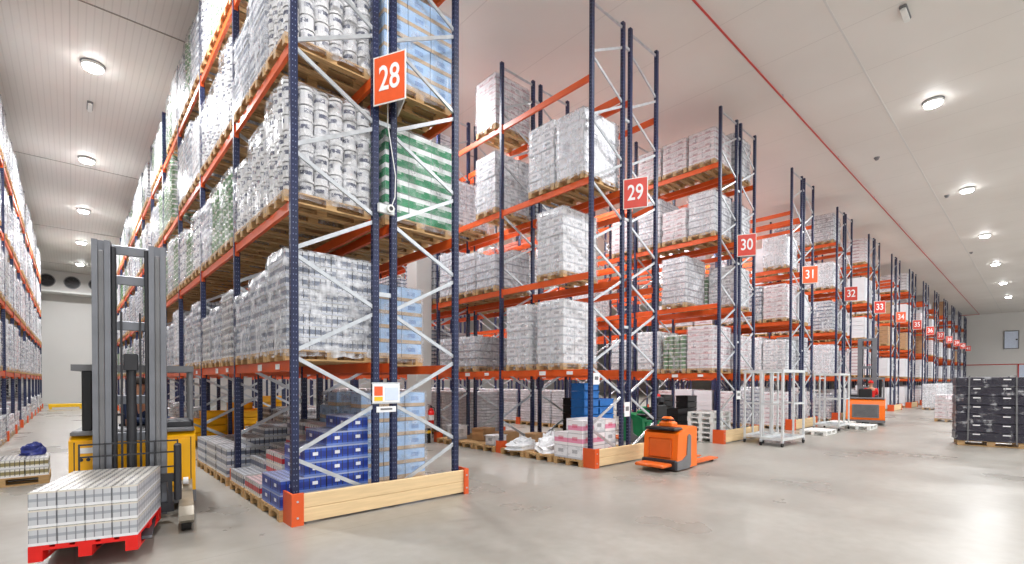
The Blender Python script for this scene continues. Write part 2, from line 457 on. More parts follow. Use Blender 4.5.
# ------------------------------------------------------------------ ceiling lamps
lamp_proto = None
note = []
def lamp(x, y, label):
    global lamp_proto
    if lamp_proto is None:
        o = empty('ceiling_lamp')
        m = MB(); m.cyl((0, 0, -0.02), (0, 0, 0), 0.25, 0.27, 24); m.build('mounting_plate', 'mid_grey', o)
        m = MB(); m.cyl((0, 0, -0.09), (0, 0, -0.02), 0.23, 0.24, 24); m.build('housing', 'white_paint', o)
        m = MB(); m.cyl((0, 0, -0.15), (0, 0, -0.09), 0.19, 0.225, 24); m.build('diffuser', 'lamp_glow', o)
        ld = bpy.data.lights.new('lamp_light', 'AREA'); ld.shape = 'DISK'; ld.size = 0.5; ld.energy = LAMP_W
        ld.color = (0.97, 0.98, 1.0); ld.spread = R(165)
        l = bpy.data.objects.new('lamp_light', ld); COL.objects.link(l); l.parent = o; l.location = (0, 0, -0.17)
        lamp_proto = o; note_kids(); c = o
    else: c = copy_tree(lamp_proto)
    c.location = (x, y, CEIL)
    tag(c, label, 'ceiling lamp', 'round ceiling lamps')
ORD = ['first', 'second', 'third', 'fourth', 'fifth', 'sixth', 'seventh', 'eighth', 'ninth', 'tenth', 'eleventh', 'twelfth',
       'thirteenth', 'fourteenth']
for i in range(5): lamp(0.469, 17.3 + 7.464 * i, 'bright round lamp over the left aisle, %s from the front' % ORD[i])
for i in range(6): lamp(19.306 + 9.806 * i, 2.3, 'bright round lamp over the right open floor, %s from the front' % ORD[i])
for (x, y, q) in ((0.469, 9.8, 'above the yellow truck'), (0.469, 2.4, 'straight above the camera'), (9.5, 2.3, 'above the small orange pallet truck')): lamp(x, y, 'round ceiling lamp ' + q)
for i in range(8): lamp(2 + 9.806 * i, -6.5, 'unseen ceiling lamp added as fill behind the camera, %s from the left' % ORD[i])  # unseen row of lamps, added to fill the surfaces facing the camera
for r_ in range(0, 7):
    for y in (12, 20, 30): lamp(6.5 + 5.89 * r_, y, 'ceiling lamp over the aisle right of rack %s, %s from the front' % (NUMW[28 + r_], {12: 'nearest', 20: 'middle', 30: 'farthest'}[y]))

# unlit emergency luminaires, sprinkler pipe
def luminaire(x, y, rz, label):
    e = tag(empty('emergency_light', (x, y, CEIL), rz), label, 'light fitting')
    m = MB(); m.bbox(-.3, .3, -.07, .07, -.05, -.001, .015); m.build('base_tray', 'mid_grey', e)
    m = MB(); m.bbox(-.27, .27, -.055, .055, -.12, -.05, .02); m.build('diffuser_cover', 'white_paint', e)
luminaire(14.2, 2.2, 0, 'unlit oblong light fitting on the ceiling, upper right')
luminaire(0.46, 19.9, R(90), 'unlit oblong light fitting between the lamps over the left aisle')
for i, (x, y) in enumerate(((22.6, 4.3), (29.5, 3.0), (43.5, 3.2))):
    e = tag(empty('ceiling_sensor', (x, y, CEIL)), 'tiny dark ceiling sensor, %s from the front over the open floor' % ORD[i], 'sensor')
    m = MB(); m.cyl((0, 0, -.1), (0, 0, 0), .05, .1, 12); m.build('sensor_body', 'mid_grey', e)
pp = tag(empty('sprinkler_pipe', (0, 5.25, CEIL - 0.12)), 'thin red pipe running along the ceiling in front of the racks', 'pipe')
MB().cyl((2, 0, 0), (XW - 1.4, 0, 0), 0.024, seg=10).build('pipe_run', 'red_paint', pp)
MB().cyl((XW - 1.4, 0, 0), (XW - 1.4, 5.5, 0), 0.03, seg=8).build('pipe_branch', 'red_paint', pp)
for i in range(14):
    MB().bar((4 + 5.8 * i, 0, 0), (4 + 5.8 * i, 0, 0.119), 0.03, 0.03).build('bracket', 'galv', pp)

# ------------------------------------------------------------------ racks
Y0, PITCH = 6.3, 2.812
LV = (2.04, 4.06, 6.03, 8.13)
PH = 9.7
def row_x(n): return 2.053 + 5.89 * n
OFF = (0.0, 1.09, 1.37, 2.46)

def post_mesh():
    m = MB()
    m.box(-.045, .045, -.035, -.028, 0, PH); m.box(-.045, -.038, -.028, .035, 0, PH); m.box(.038, .045, -.028, .035, 0, PH)
    m.box(-.038, .038, .02, .027, 0, PH)
    m.box(-.07, .07, -.06, .06, 0.0, 0.012)
    return m
def frame_mesh():
    """two perforated posts, 1.09 m apart, origin at the left post"""
    m = post_mesh(); n = len(m.v); p = post_mesh()
    m.v += [(x + 1.09, y, z) for (x, y, z) in p.v]
    m.f += [[i + n for i in q] for q in p.f]; m.u += p.u; m.m += p.m
    return m.mesh('upright_frame', ['post'])
def post_tex_fix():
    # the perforations are drawn around each post's own centre line
    t = NT('navy_perforated_steel'); x, y, z = t.xyz()
    xx = t.math('ABSOLUTE', t.math('SUBTRACT', t.math('ABSOLUTE', t.math('SUBTRACT', x, 0.545)), 0.545))
    hz = t.band(t.math('FRACT', t.math('MULTIPLY', z, 14.0)), 0.36, 0.58)
    f = t.math('MULTIPLY', hz, t.band(xx, 0.012, 0.021))
    hy = t.band(t.math('ABSOLUTE', y), 0.004, 0.016)
    side = t.math('GREATER_THAN', xx, 0.0445)
    f = t.math('MAXIMUM', f, t.math('MULTIPLY', t.math('MULTIPLY', hz, hy), side))
    base = t.mix(t.ramp(t.noise(2, 3), 0.3, 0.7), srgb((15, 23, 56)), srgb((23, 35, 76)))
    t.l(t.mix(f, base, srgb((118, 126, 158))), t.b.inputs['Base Color'])
    t.b.inputs['Roughness'].default_value = 0.4
    return t.m
M['post'] = post_tex_fix()
FRAME = frame_mesh()
def brace_segments(mirror):
    s = []
    z = 0.55; k_ = 0
    a, b = (1.06, 0.03) if mirror else (0.03, 1.06)
    # zigzag with small gaps at the nodes
    zz = 0.19; side = 1; hp = 0.6425
    while zz + hp < PH - 0.05:
        if side: s.append(((b, zz + .05), (a, zz + hp - .05)))
        else: s.append(((a, zz + .05), (b, zz + hp - .05)))
        zz += hp; side = 1 - side
    s.append(((a, PH - 0.12), (b, PH - 0.12)))
    return s
BR = {}
for mir in (False, True):
    l = []
    allm = MB()
    for (p, q) in brace_segments(mir):
        m = MB(); m.bar((p[0], 0, p[1]), (q[0], 0, q[1]), 0.028, 0.05)
        l.append(m.mesh('brace', ['galv'])); allm.bar((p[0], 0, p[1]), (q[0], 0, q[1]), 0.028, 0.05)
    BR[mir] = (l, allm.mesh('bracing', ['galv']))
def guard_mesh():
    m = MB(); m.poly([(-.1, -.09), (.1, -.09), (.1, -.07), (-.08, -.07), (-.08, .09), (-.1, .09)], 'z', 0, .3); return m.mesh('foot_guard', ['guard_orange'])
FG = guard_mesh()
FGR = MB().poly([(.1, -.09), (.1, .09), (.08, .09), (.08, -.07), (-.1, -.07), (-.1, -.09)], 'z', 0, .3).mesh('foot_guard', ['guard_orange'])
def beam_mb():
    L = PITCH - 0.09
    m = MB()
    m.poly([(-.025, -.14), (.025, -.14), (.025, 0), (-.005, 0), (-.005, -.02), (-.025, -.02)], 'y', .045, .045 + L)
    m.v = [(x, y, z) for (x, y, z) in m.v]
    m.box(-.035, .03, .036, .044, -.2, .02); m.box(-.035, .03, L + .046, L + .054, -.2, .02)
    return m
BEAM = beam_mb().mesh('beam', ['orange'])
BEAM_TAG = MB().box(-.04, -.036, 1.25, 1.45, -.12, -.03).mesh('shelf_tag', ['paper'])
BEAM_TAG2 = MB().box(-.04, -.036, 0.45, 0.62, -.11, -.04).mesh('shelf_tag', ['paper'])
SP = MB().box(.045, .235, -.02, .02, -.03, .03).mesh('row_spacer', ['galv'])

def cam_d_of(x, y):
    return x * math.cos(R(YAW)) + y * math.sin(R(YAW)), x * math.sin(R(YAW)) - y * math.cos(R(YAW))
def px(x, y, z):
    d, r = cam_d_of(x, y)
    if d < .3: return None
    return 512 + 482.66 * r / d, 381.8 - 482.66 * (z - CAM_H) / d, d

def rack(num, x0, b0, b1, sides, sign_col):
    side_txt = 'long pallet rack' if num else 'long pallet rack'
    o = empty('pallet_rack', (x0, Y0, 0))
    if num: tag(o, 'tall blue and orange double rack carrying the sign %s' % NUMW[num], 'pallet rack', 'numbered pallet racks')
    else: tag(o, 'tall blue and orange pallet rack along the left edge of the photo', 'pallet rack')
    beams = []
    for b in range(b0, b1 + 1):
        y = b * PITCH
        for s_ in sides:
            xo = OFF[0] if s_ == 'L' else OFF[2]
            fr = mobj('upright_frame', FRAME, o, (xo, y, 0))
            lst, allm = BR[s_ == 'R']
            if b == b0 and num in (28, 29, 30, 31, 32) or b == 1 and num in (28, 29):
                for me in lst: mobj('brace', me, fr)
            else: mobj('bracing', allm, fr)
            g = mobj('foot_guard', FG if s_ == 'L' else FGR, fr, (0 if s_ == 'L' else 1.09, 0, 0)) if not (b == b0 and num) else None
            if b < b1:
                for z in LV:
                    beams.append((xo, y, z, 0)); beams.append((xo + 1.09, y, z, 1))
        if len(sides) == 2 and b < 6:
            for z in (3.0, 5.4, 7.6, 9.2): mobj('row_spacer', SP, o, (OFF[1], y, z))
    beams.sort(key=lambda t: cam_d_of(x0 + t[0], Y0 + t[1])[0] + abs(t[2] - 3) * .01)
    for i, (x, y, z, fl) in enumerate(beams[:98]):
        c = mobj('beam', BEAM, o, (x, y, z))
        if fl: c.rotation_euler = (0, 0, math.pi); c.location.y = y + PITCH
        if z == LV[0] and not fl and i < 40:
            mobj('shelf_tag', BEAM_TAG, c); mobj('shelf_tag', BEAM_TAG2, c)
    if len(beams) > 98:
        tm = beam_mb(); m = MB()
        for (x, y, z, fl) in beams[98:]:
            n = len(m.v)
            m.v += [((-a if fl else a) + x, (PITCH - bb if fl else bb) + y, c + z) for (a, bb, c) in tm.v]
            m.f += [[i + n for i in q] for q in tm.f]; m.u += tm.u; m.m += tm.m
        q = m.build('distant_beams', 'orange', o); q['kind'] = 'stuff'
    if num:
        # v-shaped number sign between the two middle posts
        for sgn in (0, 1):
            p1 = Vector((OFF[1] - .05 if not sgn else OFF[2] + .05, -0.06, 0)); p2 = Vector((1.27, -0.53, 0))
            ax = (p2 - p1) if not sgn else (p1 - p2)
            L = ax.length; ax.normalize(); st = p1 if not sgn else p2
            nrm = Vector((ax.y, -ax.x, 0))
            mt = Matrix(((ax.x, -nrm.x, 0, st.x), (ax.y, -nrm.y, 0, st.y), (0, 0, 1, 5.56), (0, 0, 0, 1)))
            m = MB(); m.box(0, L, 0, 0.012, 0, 0.66, 0, mt)
            pl = m.build('number_sign', 'sign_edge', o)
            m = MB(); m.box(.018, L - .018, -.003, 0.0, .018, .642, 0, mt)
            m.build('sign_face', sign_col, pl)
            if str(num) not in TXT: TXT[str(num)] = text_mesh(str(num), 0.47, 'paper', 'number', .012)
            t = mobj('number', TXT[str(num)], pl)
            t.matrix_local = Matrix(((ax.x * .74, 0, nrm.x, st.x + ax.x * L / 2 + nrm.x * .006), (ax.y * .74, 0, nrm.y, st.y + ax.y * L / 2 + nrm.y * .006), (0, 1, 0, 5.56 + .33), (0, 0, 0, 1)))
    return o
TXT = {}
M['sign_red'] = plain('sign_red', (214, 62, 44), 0.4, 0, 0.04)
M['sign_orange'] = plain('sign_orange', (238, 96, 48), 0.4, 0, 0.04)
M['sign_edge'] = plain('sign_edge', (236, 232, 226), 0.4, 0, 0.02)
rack(0, -3.93, 2, 13, ('R',), None)
NB = {28: 13, 29: 9, 30: 7, 31: 6}
for num in range(28, 42):
    rack(num, row_x(num - 28), 0, NB.get(num, 4), ('L', 'R'), 'sign_orange' if num in (28, 31, 34) else 'sign_red')

# timber end guards
def end_guard(n, num):
    o = empty('end_guard', (row_x(n), Y0 - .14, 0))
    tag(o, 'timber plank guard with orange steel ends at the foot of rack %s' % NUMW[num], 'rack guard', 'timber end guards')
    X1 = 2.46 + .09
    MB().bbox(-.05, X1 - .03, -.03, .03, .03, .2, .008).build('plank', 'timber', o)
    MB().bbox(-.05, X1 - .03, -.03, .03, .205, .375, .008).build('plank', 'timber', o)
    m = MB(); m.poly([(-.1, -.06), (.045, -.06), (.045, -.035), (-.075, -.035), (-.075, .26), (-.1, .26)], 'z', 0, .4)
    a = m.build('corner_bracket', 'guard_orange', o)
    for z in (.1, .3): MB().cyl((-.03, -.068, z), (-.03, -.06, z), .014, seg=8).build('bolt', 'galv', a)
    m = MB(); m.poly([(X1 - .05, -.06), (X1 + .03, -.06), (X1 + .03, .26), (X1 + .005, .26), (X1 + .005, -.035), (X1 - .05, -.035)], 'z', 0, .4)
    a = m.build('corner_bracket', 'guard_orange', o)
    for z in (.1, .3): MB().cyl((X1 - .01, -.068, z), (X1 - .01, -.06, z), .014, seg=8).build('bolt', 'galv', a)
for n in range(14): end_guard(n, 28 + n)

# ------------------------------------------------------------------ pallets and loads
def pallet_mb(ly=0.8, lx=1.2):
    """boards run along x here (long side along x), origin at the centre of the base"""
    m = MB()
    for i in range(3):
        y = -ly / 2 + .05 + i * (ly - .1) / 2
        m.box(-lx / 2, lx / 2, y - .05, y + .05, 0, .022)
        for j in range(3):
            x = -lx / 2 + .07 + j * (lx - .14) / 2
            m.box(x - .07, x + .07, y - .05, y + .05, .022, .1)
    for j in range(3):
        x = -lx / 2 + .07 + j * (lx - .14) / 2
        m.box(x - .07, x + .07, -ly / 2, ly / 2, .1, .122)
    for i, wd in enumerate((.145, .1, .145, .1, .145)):
        y = (-ly / 2 + .0725) + i * (ly - .145) / 4
        m.box(-lx / 2, lx / 2, y - wd / 2, y + wd / 2, .122, .144)
    return m
PAL = pallet_mb().mesh('wooden_pallet', ['pallet_wood'])
PALW = pallet_mb().mesh('white_pallet', ['white_paint'])
PALR = pallet_mb().mesh('red_pallet', ['red_plastic'])

def tub_mb(r=.095, h=.2):
    m = MB()
    m.cyl((0, 0, 0), (0, 0, h * .25), r * .9, r * .94, 12, 0, caps=False)
    m.cyl((0, 0, h * .25), (0, 0, h * .62), r * .945, r * .97, 12, 1, caps=False)
    m.cyl((0, 0, h * .62), (0, 0, h * .76), r * .96, r * .97, 12, 0, caps=False)
    m.cyl((0, 0, h * .76), (0, 0, h * .84), r * .86, r * .86, 12, 3, caps=False)
    m.cyl((0, 0, h * .84), (0, 0, h * .985), r * 1.03, r * 1.03, 12, 2)
    return m
def jar_mb(r=.095, h=.13):
    m = MB()
    m.cyl((0, 0, 0), (0, 0, h * .7), r * .97, r * .97, 10, 1, caps=False)
    m.cyl((0, 0, h * .7), (0, 0, h * .98), r * .9, r * .9, 10, 2)
    return m
def box_mb(a, b, c):
    return MB().box(-a / 2, a / 2, -b / 2, b / 2, 0, c)
KIND = {
 # name: nx, ny, unit height, builder, materials, film, description
 'tub': (6, 4, .2, 'tub', ['tub_white', 'tub_label', 'tub_white', 'mid_grey'], 'film_mid', 'white lidded tubs', 'tub'),
 'jar': (6, 4, .13, 'jar', ['jar_green', 'jar_green', 'lid_white'], 'film_mid', 'green white-lidded jars', 'jar'),
 'can': (4, 3, .125, 'box', ['silver_pack'], 'film_mid', 'silver can packs', 'can_pack'),
 'gcan': (4, 3, .125, 'box', ['brown_pack'], 'film_light', 'brown and dark can packs', 'can_pack'),
 'pack': (4, 3, .16, 'box', ['grey_pack'], 'film_dense', 'thickly filmed packs', 'pack'),
 'carton': (3, 2, .2, 'box', ['white_carton'], 'film_mid', 'white printed cartons', 'carton'),
 'blue': (3, 2, .24, 'box', ['blue_carton'], 'film_light', 'light blue and tan cartons', 'carton'),
 'green': (3, 2, .19, 'box', ['green_carton'], 'film_light', 'green and white cartons', 'carton'),
 'brown': (3, 2, .27, 'box', ['brown_carton'], 'film_light', 'brown cardboard cartons', 'carton'),
 'red': (3, 2, .18, 'box', ['red_carton'], 'film_light', 'red-printed cartons', 'carton'),
 'slab': (2, 1, .2, 'box', ['slab'], 'film_mid', 'white layered trays', 'tray'),
 'sheet': (1, 1, .1, 'box', ['slab'], 'film_light', 'thin white trays', 'tray'),
 'smooth': (1, 1, .22, 'box', ['plain_white'], 'film_dense', 'smooth white block', 'tray'),
}
UNIT = {}
def unit(kind):
    if kind not in UNIT:
        nx, ny, h, b, mats = KIND[kind][:5]
        a, c = 1.18 / nx, 0.78 / ny
        mb = tub_mb(.096, h) if b == 'tub' else jar_mb(.096, h) if b == 'jar' else box_mb(a - .006, c - .006, h - .003)
        UNIT[kind] = (mb, mb.mesh(KIND[kind][7], mats))
    return UNIT[kind]
def unit_spots(kind, nz, rng):
    nx, ny, h = KIND[kind][:3]; a, c = 1.18 / nx, 0.78 / ny
    out = []
    for k_ in range(nz):
        ox, oy = rng.uniform(-.008, .008), rng.uniform(-.008, .008)
        for i in range(nx):
            for j in range(ny):
                edge = i in (0, nx - 1) or j in (0, ny - 1) or k_ == nz - 1
                if not edge: continue
                if k_ == nz - 1 and nz > 4 and rng.random() < .12 and (i in (0, nx - 1)): continue
                out.append((-.59 + a * (i + .5) + ox + rng.uniform(-.004, .004), -.39 + c * (j + .5) + oy + rng.uniform(-.004, .004), .144 + k_ * h))
    return out
def film_mb(h, rng, bulge=.0):
    """thin crumpled film: four sides and top"""
    m = MB(); hx, hy = .612, .412
    NZ = 8; per = []
    nxs, nys = 8, 6
    for i in range(nxs): per.append((-hx + 2 * hx * i / nxs, -hy, 0, -1))
    for i in range(nys): per.append((hx, -hy + 2 * hy * i / nys, 1, 0))
    for i in range(nxs): per.append((hx - 2 * hx * i / nxs, hy, 0, 1))
    for i in range(nys): per.append((-hx, hy - 2 * hy * i / nys, -1, 0))
    n = len(per)
    for k_ in range(NZ + 1):
        z = .06 + (h - .05) * k_ / NZ
        for (x, y, a, b) in per:
            q = rng.uniform(-.004, .016) + bulge * math.sin(math.pi * k_ / NZ)
            s_ = 1.0 if k_ < NZ else .985
            m.v.append((x * s_ + a * q, y * s_ + b * q, z + (rng.uniform(-.02, .02) if k_ == 0 else 0)))
    for k_ in range(NZ):
        for i in range(n):
            j = (i + 1) % n
            m.face([k_ * n + i, k_ * n + j, (k_ + 1) * n + j, (k_ + 1) * n + i])
    m.face([NZ * n + i for i in range(n)])
    return m
PROTO = {}
def load_proto(kind, nz, sep, var=0):
    key = (kind, nz, sep, var)
    if key in PROTO: return PROTO[key]
    rng = random.Random(hash((len(kind), ord(kind[0]), nz, var)) & 0xffff)
    h = KIND[kind][2] * nz + .144
    parts = [('pallet', PAL, None)]
    mb, me = unit(kind); sp = unit_spots(kind, nz, rng)
    nm = KIND[kind][7]
    if sep and len(sp) <= 104:
        for s_ in sp: parts.append((nm, me, s_))
    else:
        m = MB()
        for s_ in sp:
            n = len(m.v); an = rng.uniform(0, 6.28) if nm in ('tub', 'jar') else 0.0; ca, sa = math.cos(an), math.sin(an)
            m.v += [(x * ca - y * sa + s_[0], x * sa + y * ca + s_[1], z + s_[2]) for (x, y, z) in mb.v]
            m.f += [[i + n for i in q] for q in mb.f]; m.u += mb.u; m.m += mb.m
        parts.append((nm + '_stack', m.mesh(nm + '_stack', KIND[kind][4]), None))
    parts.append(('shrink_wrap', film_mb(h, rng).mesh('shrink_wrap', [KIND[kind][5]], True), None))
    PROTO[key] = (parts, h)
    return PROTO[key]
LOADS = []      # (x, y, z, kind, nz, label, group, area)
SEEN = set()
SHELF = {-1: 'floor level', 0: 'first shelf', 1: 'second shelf', 2: 'third shelf', 3: 'top shelf'}
SLOT = ('nearest', 'middle', 'farthest')
def put(num, side, bay, slot, lv, kind, nz, yoff=0.0, xoff=0.0, rowx=None):
    x0 = (row_x(num - 28) if rowx is None else rowx) + (OFF[0] if side == 'L' else OFF[2])
    x = x0 + .545 + xoff; y = Y0 + bay * PITCH + .1 + .4 + slot * .885 + .02 + yoff
    z = LV[lv] if lv >= 0 else 0.001
    if bay == 0 and slot == 0 and yoff == 0: y += .03
    if (num, side, bay, slot, lv) in SEEN: return
    SEEN.add((num, side, bay, slot, lv))
    rk = 'left-edge rack' if num == 27 else 'rack %s %s face' % (NUMW[num], 'left' if side == 'L' else 'right')
    lab = '%s, %s, %s, %s bay in, %s pallet' % (KIND[kind][6], rk, SHELF[lv], ORD[bay], SLOT[slot])
    q = px(x, y, z + .6)
    if q is None: return
    if not (-60 < q[0] < 1100 and -110 < q[1] < 640): return
    LOADS.append([q[2] * (1.0 if (side == 'L') == (x > 0) else 1.5) * (1 + bay * (0.0 if num <= 28 else .35)), x, y, z, kind, nz, lab, 'pallet loads in rack ' + NUMW[num] if num > 27 else 'pallet loads in the left-edge rack', q[2]])
rng = random.Random(21)
def rnz(kind, lo=1.05, hi=1.5):
    return max(2, round(rng.uniform(lo, hi) / KIND[kind][2]))
# rack twenty-eight, left face ----------------------------------------------------------
near = {  # (bay, slot, lv): (kind, nz)
 (0, 0, 0): ('pack', 8), (0, 1, 0): ('pack', 7), (0, 2, 0): ('pack', 6), (1, 0, 0): ('can', 9), (1, 1, 0): ('pack', 6), (1, 2, 0): ('can', 7),
 (0, 0, 1): ('tub', 7), (0, 1, 1): ('tub', 6), (0, 2, 1): ('tub', 5), (1, 0, 1): ('jar', 9), (1, 1, 1): ('jar', 9), (1, 2, 1): ('pack', 7),
 (0, 0, 2): ('tub', 7), (0, 1, 2): ('pack', 8), (0, 2, 2): ('pack', 7), (1, 0, 2): ('tub', 7), (1, 1, 2): ('tub', 6), (1, 2, 2): ('tub', 6),
 (0, 0, 3): ('pack', 8), (0, 1, 3): ('pack', 8), (0, 2, 3): ('tub', 7), (1, 0, 3): ('jar', 10), (1, 1, 3): ('jar', 10), (1, 2, 3): ('tub', 7),
}
for b in range(13):
    for s_ in range(3):
        for lv in range(4):
            if (b, s_, lv) in near: k_, nz = near[(b, s_, lv)]
            else:
                k_ = rng.choice(['pack', 'pack', 'tub', 'jar', 'jar', 'can', 'carton']); nz = rnz(k_, 1.05, 1.45)
                if rng.random() < .06: continue
            put(28, 'L', b, s_, lv, k_, nz)
        if b >= 4 and rng.random() < .85: put(28, 'L', b, s_, -1, rng.choice(['can', 'gcan', 'carton']), rng.randint(4, 6))
# rack twenty-eight, right face
for (b, s_, lv, k_, nz, yo) in ((0, 1, -1, 'blue', 6, -.06), (0, 2, -1, 'blue', 6, 0), (0, 1, 0, 'blue', 5, 0.05), (0, 2, 0, 'blue', 5, 0),
                            (0, 0, 1, 'green', 7, 0), (0, 1, 1, 'green', 7, 0), (0, 2, 1, 'green', 6, 0), (0, 0, 2, 'blue', 6, 0), (0, 1, 2, 'blue', 6, 0), (0, 2, 2, 'blue', 6, 0),
                            (0, 0, 3, 'blue', 6, 0), (0, 1, 3, 'blue', 5, 0),
                            (1, 1, -1, 'gcan', 7, 0), (1, 2, -1, 'can', 8, 0), (2, 0, -1, 'gcan', 8, 0)):
    put(28, 'R', b, s_, lv, k_, nz, yo)
for b in (1, 2, 3):
    for s_ in range(3):
        for lv in (0, 1, 2, 3):
            if rng.random() < .8:
                k_ = rng.choice(['can', 'carton', 'jar', 'slab', 'blue']); put(28, 'R', b, s_, lv, k_, rnz(k_, 1.0, 1.4))
# left-edge rack
for b in range(3, 13):
    for s_ in range(3):
        for lv in range(-1, 4):
            if rng.random() < .08: continue
            k_ = rng.choice(['pack', 'tub', 'carton', 'can', 'slab', 'red']); nz = rnz(k_, 1.1, 1.5) if lv >= 0 else rnz(k_, .4, .9)
            put(27, 'R', b, s_, lv, k_, nz, rowx=-3.93)
# rack 29
for (b, s_, lv, k_, nz, yo) in ((0, 1, 0, 'carton', 7, -.28), (0, 2, 0, 'carton', 7, -.12), (0, 1, 1, 'carton', 7, -.28), (0, 0, 2, 'smooth', 6, 0), (0, 1, 2, 'carton', 7, 0),
                            (1, 0, 3, 'red', 7, 0.05), (1, 0, 2, 'carton', 7, 0.05), (1, 0, 1, 'slab', 5, .05), (1, 1, 1, 'slab', 5, .02), (1, 2, 1, 'slab', 6, 0), (1, 1, 0, 'slab', 4, .0), (1, 2, 0, 'slab', 4, .0),
                            (1, 2, 2, 'carton', 6, 0)):
    put(29, 'L', b, s_, lv, k_, nz, yo)
for b in (2, 3, 4):
    for s_ in range(3):
        for lv in range(4):
            if rng.random() < .75: k_ = rng.choice(['carton', 'slab', 'can']); put(29, 'L', b, s_, lv, k_, rnz(k_, 1.0, 1.4))
for (b, s_, lv, k_, nz) in ((0, 2, 0, 'red', 7), (1, 0, 0, 'carton', 6), (1, 1, 1, 'carton', 6), (1, 2, 1, 'carton', 6), (1, 0, 2, 'can', 9), (2, 0, 1, 'carton', 6), (2, 1, 0, 'slab', 6), (2, 1, 2, 'carton', 6)):
    put(29, 'R', b, s_, lv, k_, nz)
for b in (2, 3, 4, 5):
    for s_ in range(3): put(29, 'R', b, s_, -1, 'sheet', 13); put(30, 'L', b, s_, -1, 'sheet', 13)
# rack 30
for (b, s_, lv, k_, nz) in ((0, 0, 3, 'red', 5), (0, 1, 3, 'red', 5), (0, 2, 3, 'red', 5), (0, 0, 2, 'slab', 6), (0, 1, 2, 'red', 5), (0, 2, 2, 'slab', 7),
                            (0, 1, 1, 'slab', 7), (0, 0, 0, 'red', 7), (0, 1, 0, 'jar', 8), (0, 2, 0, 'carton', 6)):
    put(30, 'L', b, s_, lv, k_, nz)
for (b, s_, lv, k_, nz) in ((0, 0, 3, 'slab', 6), (0, 0, 2, 'slab', 6), (0, 0, 1, 'carton', 6), (0, 1, 1, 'jar', 8), (0, 0, 0, 'red', 6), (0, 1, 0, 'red', 6)):
    put(30, 'R', b, s_, lv, k_, nz)
for b in (1, 2):
    for s_ in range(3):
        for lv in range(3):
            if rng.random() < .5: k_ = rng.choice(['carton', 'slab', 'red', 'can']); put(30, 'L', b, s_, lv, k_, rnz(k_, .9, 1.3))
for num in range(31, 42):
    for side in 'LR':
        for b in range(2 if num < 34 else 1):
            for s_ in range(3):
                for lv in range(-1, 4):
                    pr = {-1: .6, 0: .93, 1: .9, 2: .7, 3: .12 if num == 31 else .4}[lv]
                    if rng.random() > pr: continue
                    k_ = rng.choice(['carton', 'slab', 'smooth', 'smooth', 'pack', 'red'] + (['brown'] if num > 32 and lv > 0 else []))
                    put(num, side, b, s_, lv, k_, rnz(k_, 1.05, 1.4))
LOADS.sort(key=lambda t: t[0])
NM = {'tub': 'tub_pallet_load', 'jar': 'jar_pallet_load', 'can': 'can_pallet_load', 'gcan': 'can_pallet_load', 'pack': 'wrapped_pallet_load', 'carton': 'carton_pallet_load', 'blue': 'carton_pallet_load',
      'green': 'carton_pallet_load', 'brown': 'carton_pallet_load', 'red': 'carton_pallet_load', 'slab': 'tray_pallet_load', 'sheet': 'tray_pallet_load', 'smooth': 'wrapped_pallet_load'}
N_IND = 330
for i, L in enumerate(LOADS[:N_IND]):
    _, x, y, z, kind, nz, lab, grp, d = L
    parts, h = load_proto(kind, nz, d < 9.5, i % 2)
    e = empty(NM[kind], (x, y, z + .001), R(random.uniform(-1.2, 1.2)))
    tag(e, lab, 'pallet load', grp)
    for (nm, me, loc) in parts:
        q = mobj(nm, me, e, loc)
        if nm in ('tub', 'jar'): q.rotation_euler.z = random.uniform(0, 6.28)
# the smaller, more distant remainder in one object
mm = MB(); ms = ['pallet_wood', 'plain_white', 'white_carton', 'slab', 'red_carton', 'grey_pack', 'brown_carton', 'jar_green']
MI = {'tub': 1, 'jar': 7, 'can': 5, 'gcan': 5, 'pack': 1, 'carton': 2, 'blue': 2, 'green': 2, 'brown': 6, 'red': 4, 'slab': 3, 'sheet': 3, 'smooth': 1}
for L in LOADS[N_IND:]:
    _, x, y, z, kind, nz, lab, grp, d = L
    for (a, b) in ((-.6, .6),):
        for yy in (-.36, 0, .36): mm.box(x - .6, x + .6, y + yy - .04, y + yy + .04, z, z + .1, 0)
        mm.box(x - .6, x + .6, y - .4, y + .4, z + .1, z + .144, 0)
    h = KIND[kind][2]
    for k_ in range(nz):
        j = random.uniform(-.012, .012)
        mm.box(x - .59 + j, x + j, y - .39, y + .39, z + .144 + k_ * h, z + .144 + (k_ + 1) * h - .006, MI[kind])
        mm.box(x + .004 + j, x + .59 + j, y - .39 + j, y + .39 + j, z + .144 + k_ * h, z + .144 + (k_ + 1) * h - .006, MI[kind])
o = mm.build('distant_pallet_loads', ms)
tag(o, 'mass of small distant pallet loads filling the far bays of all the racks', 'pallet loads', kind='stuff')

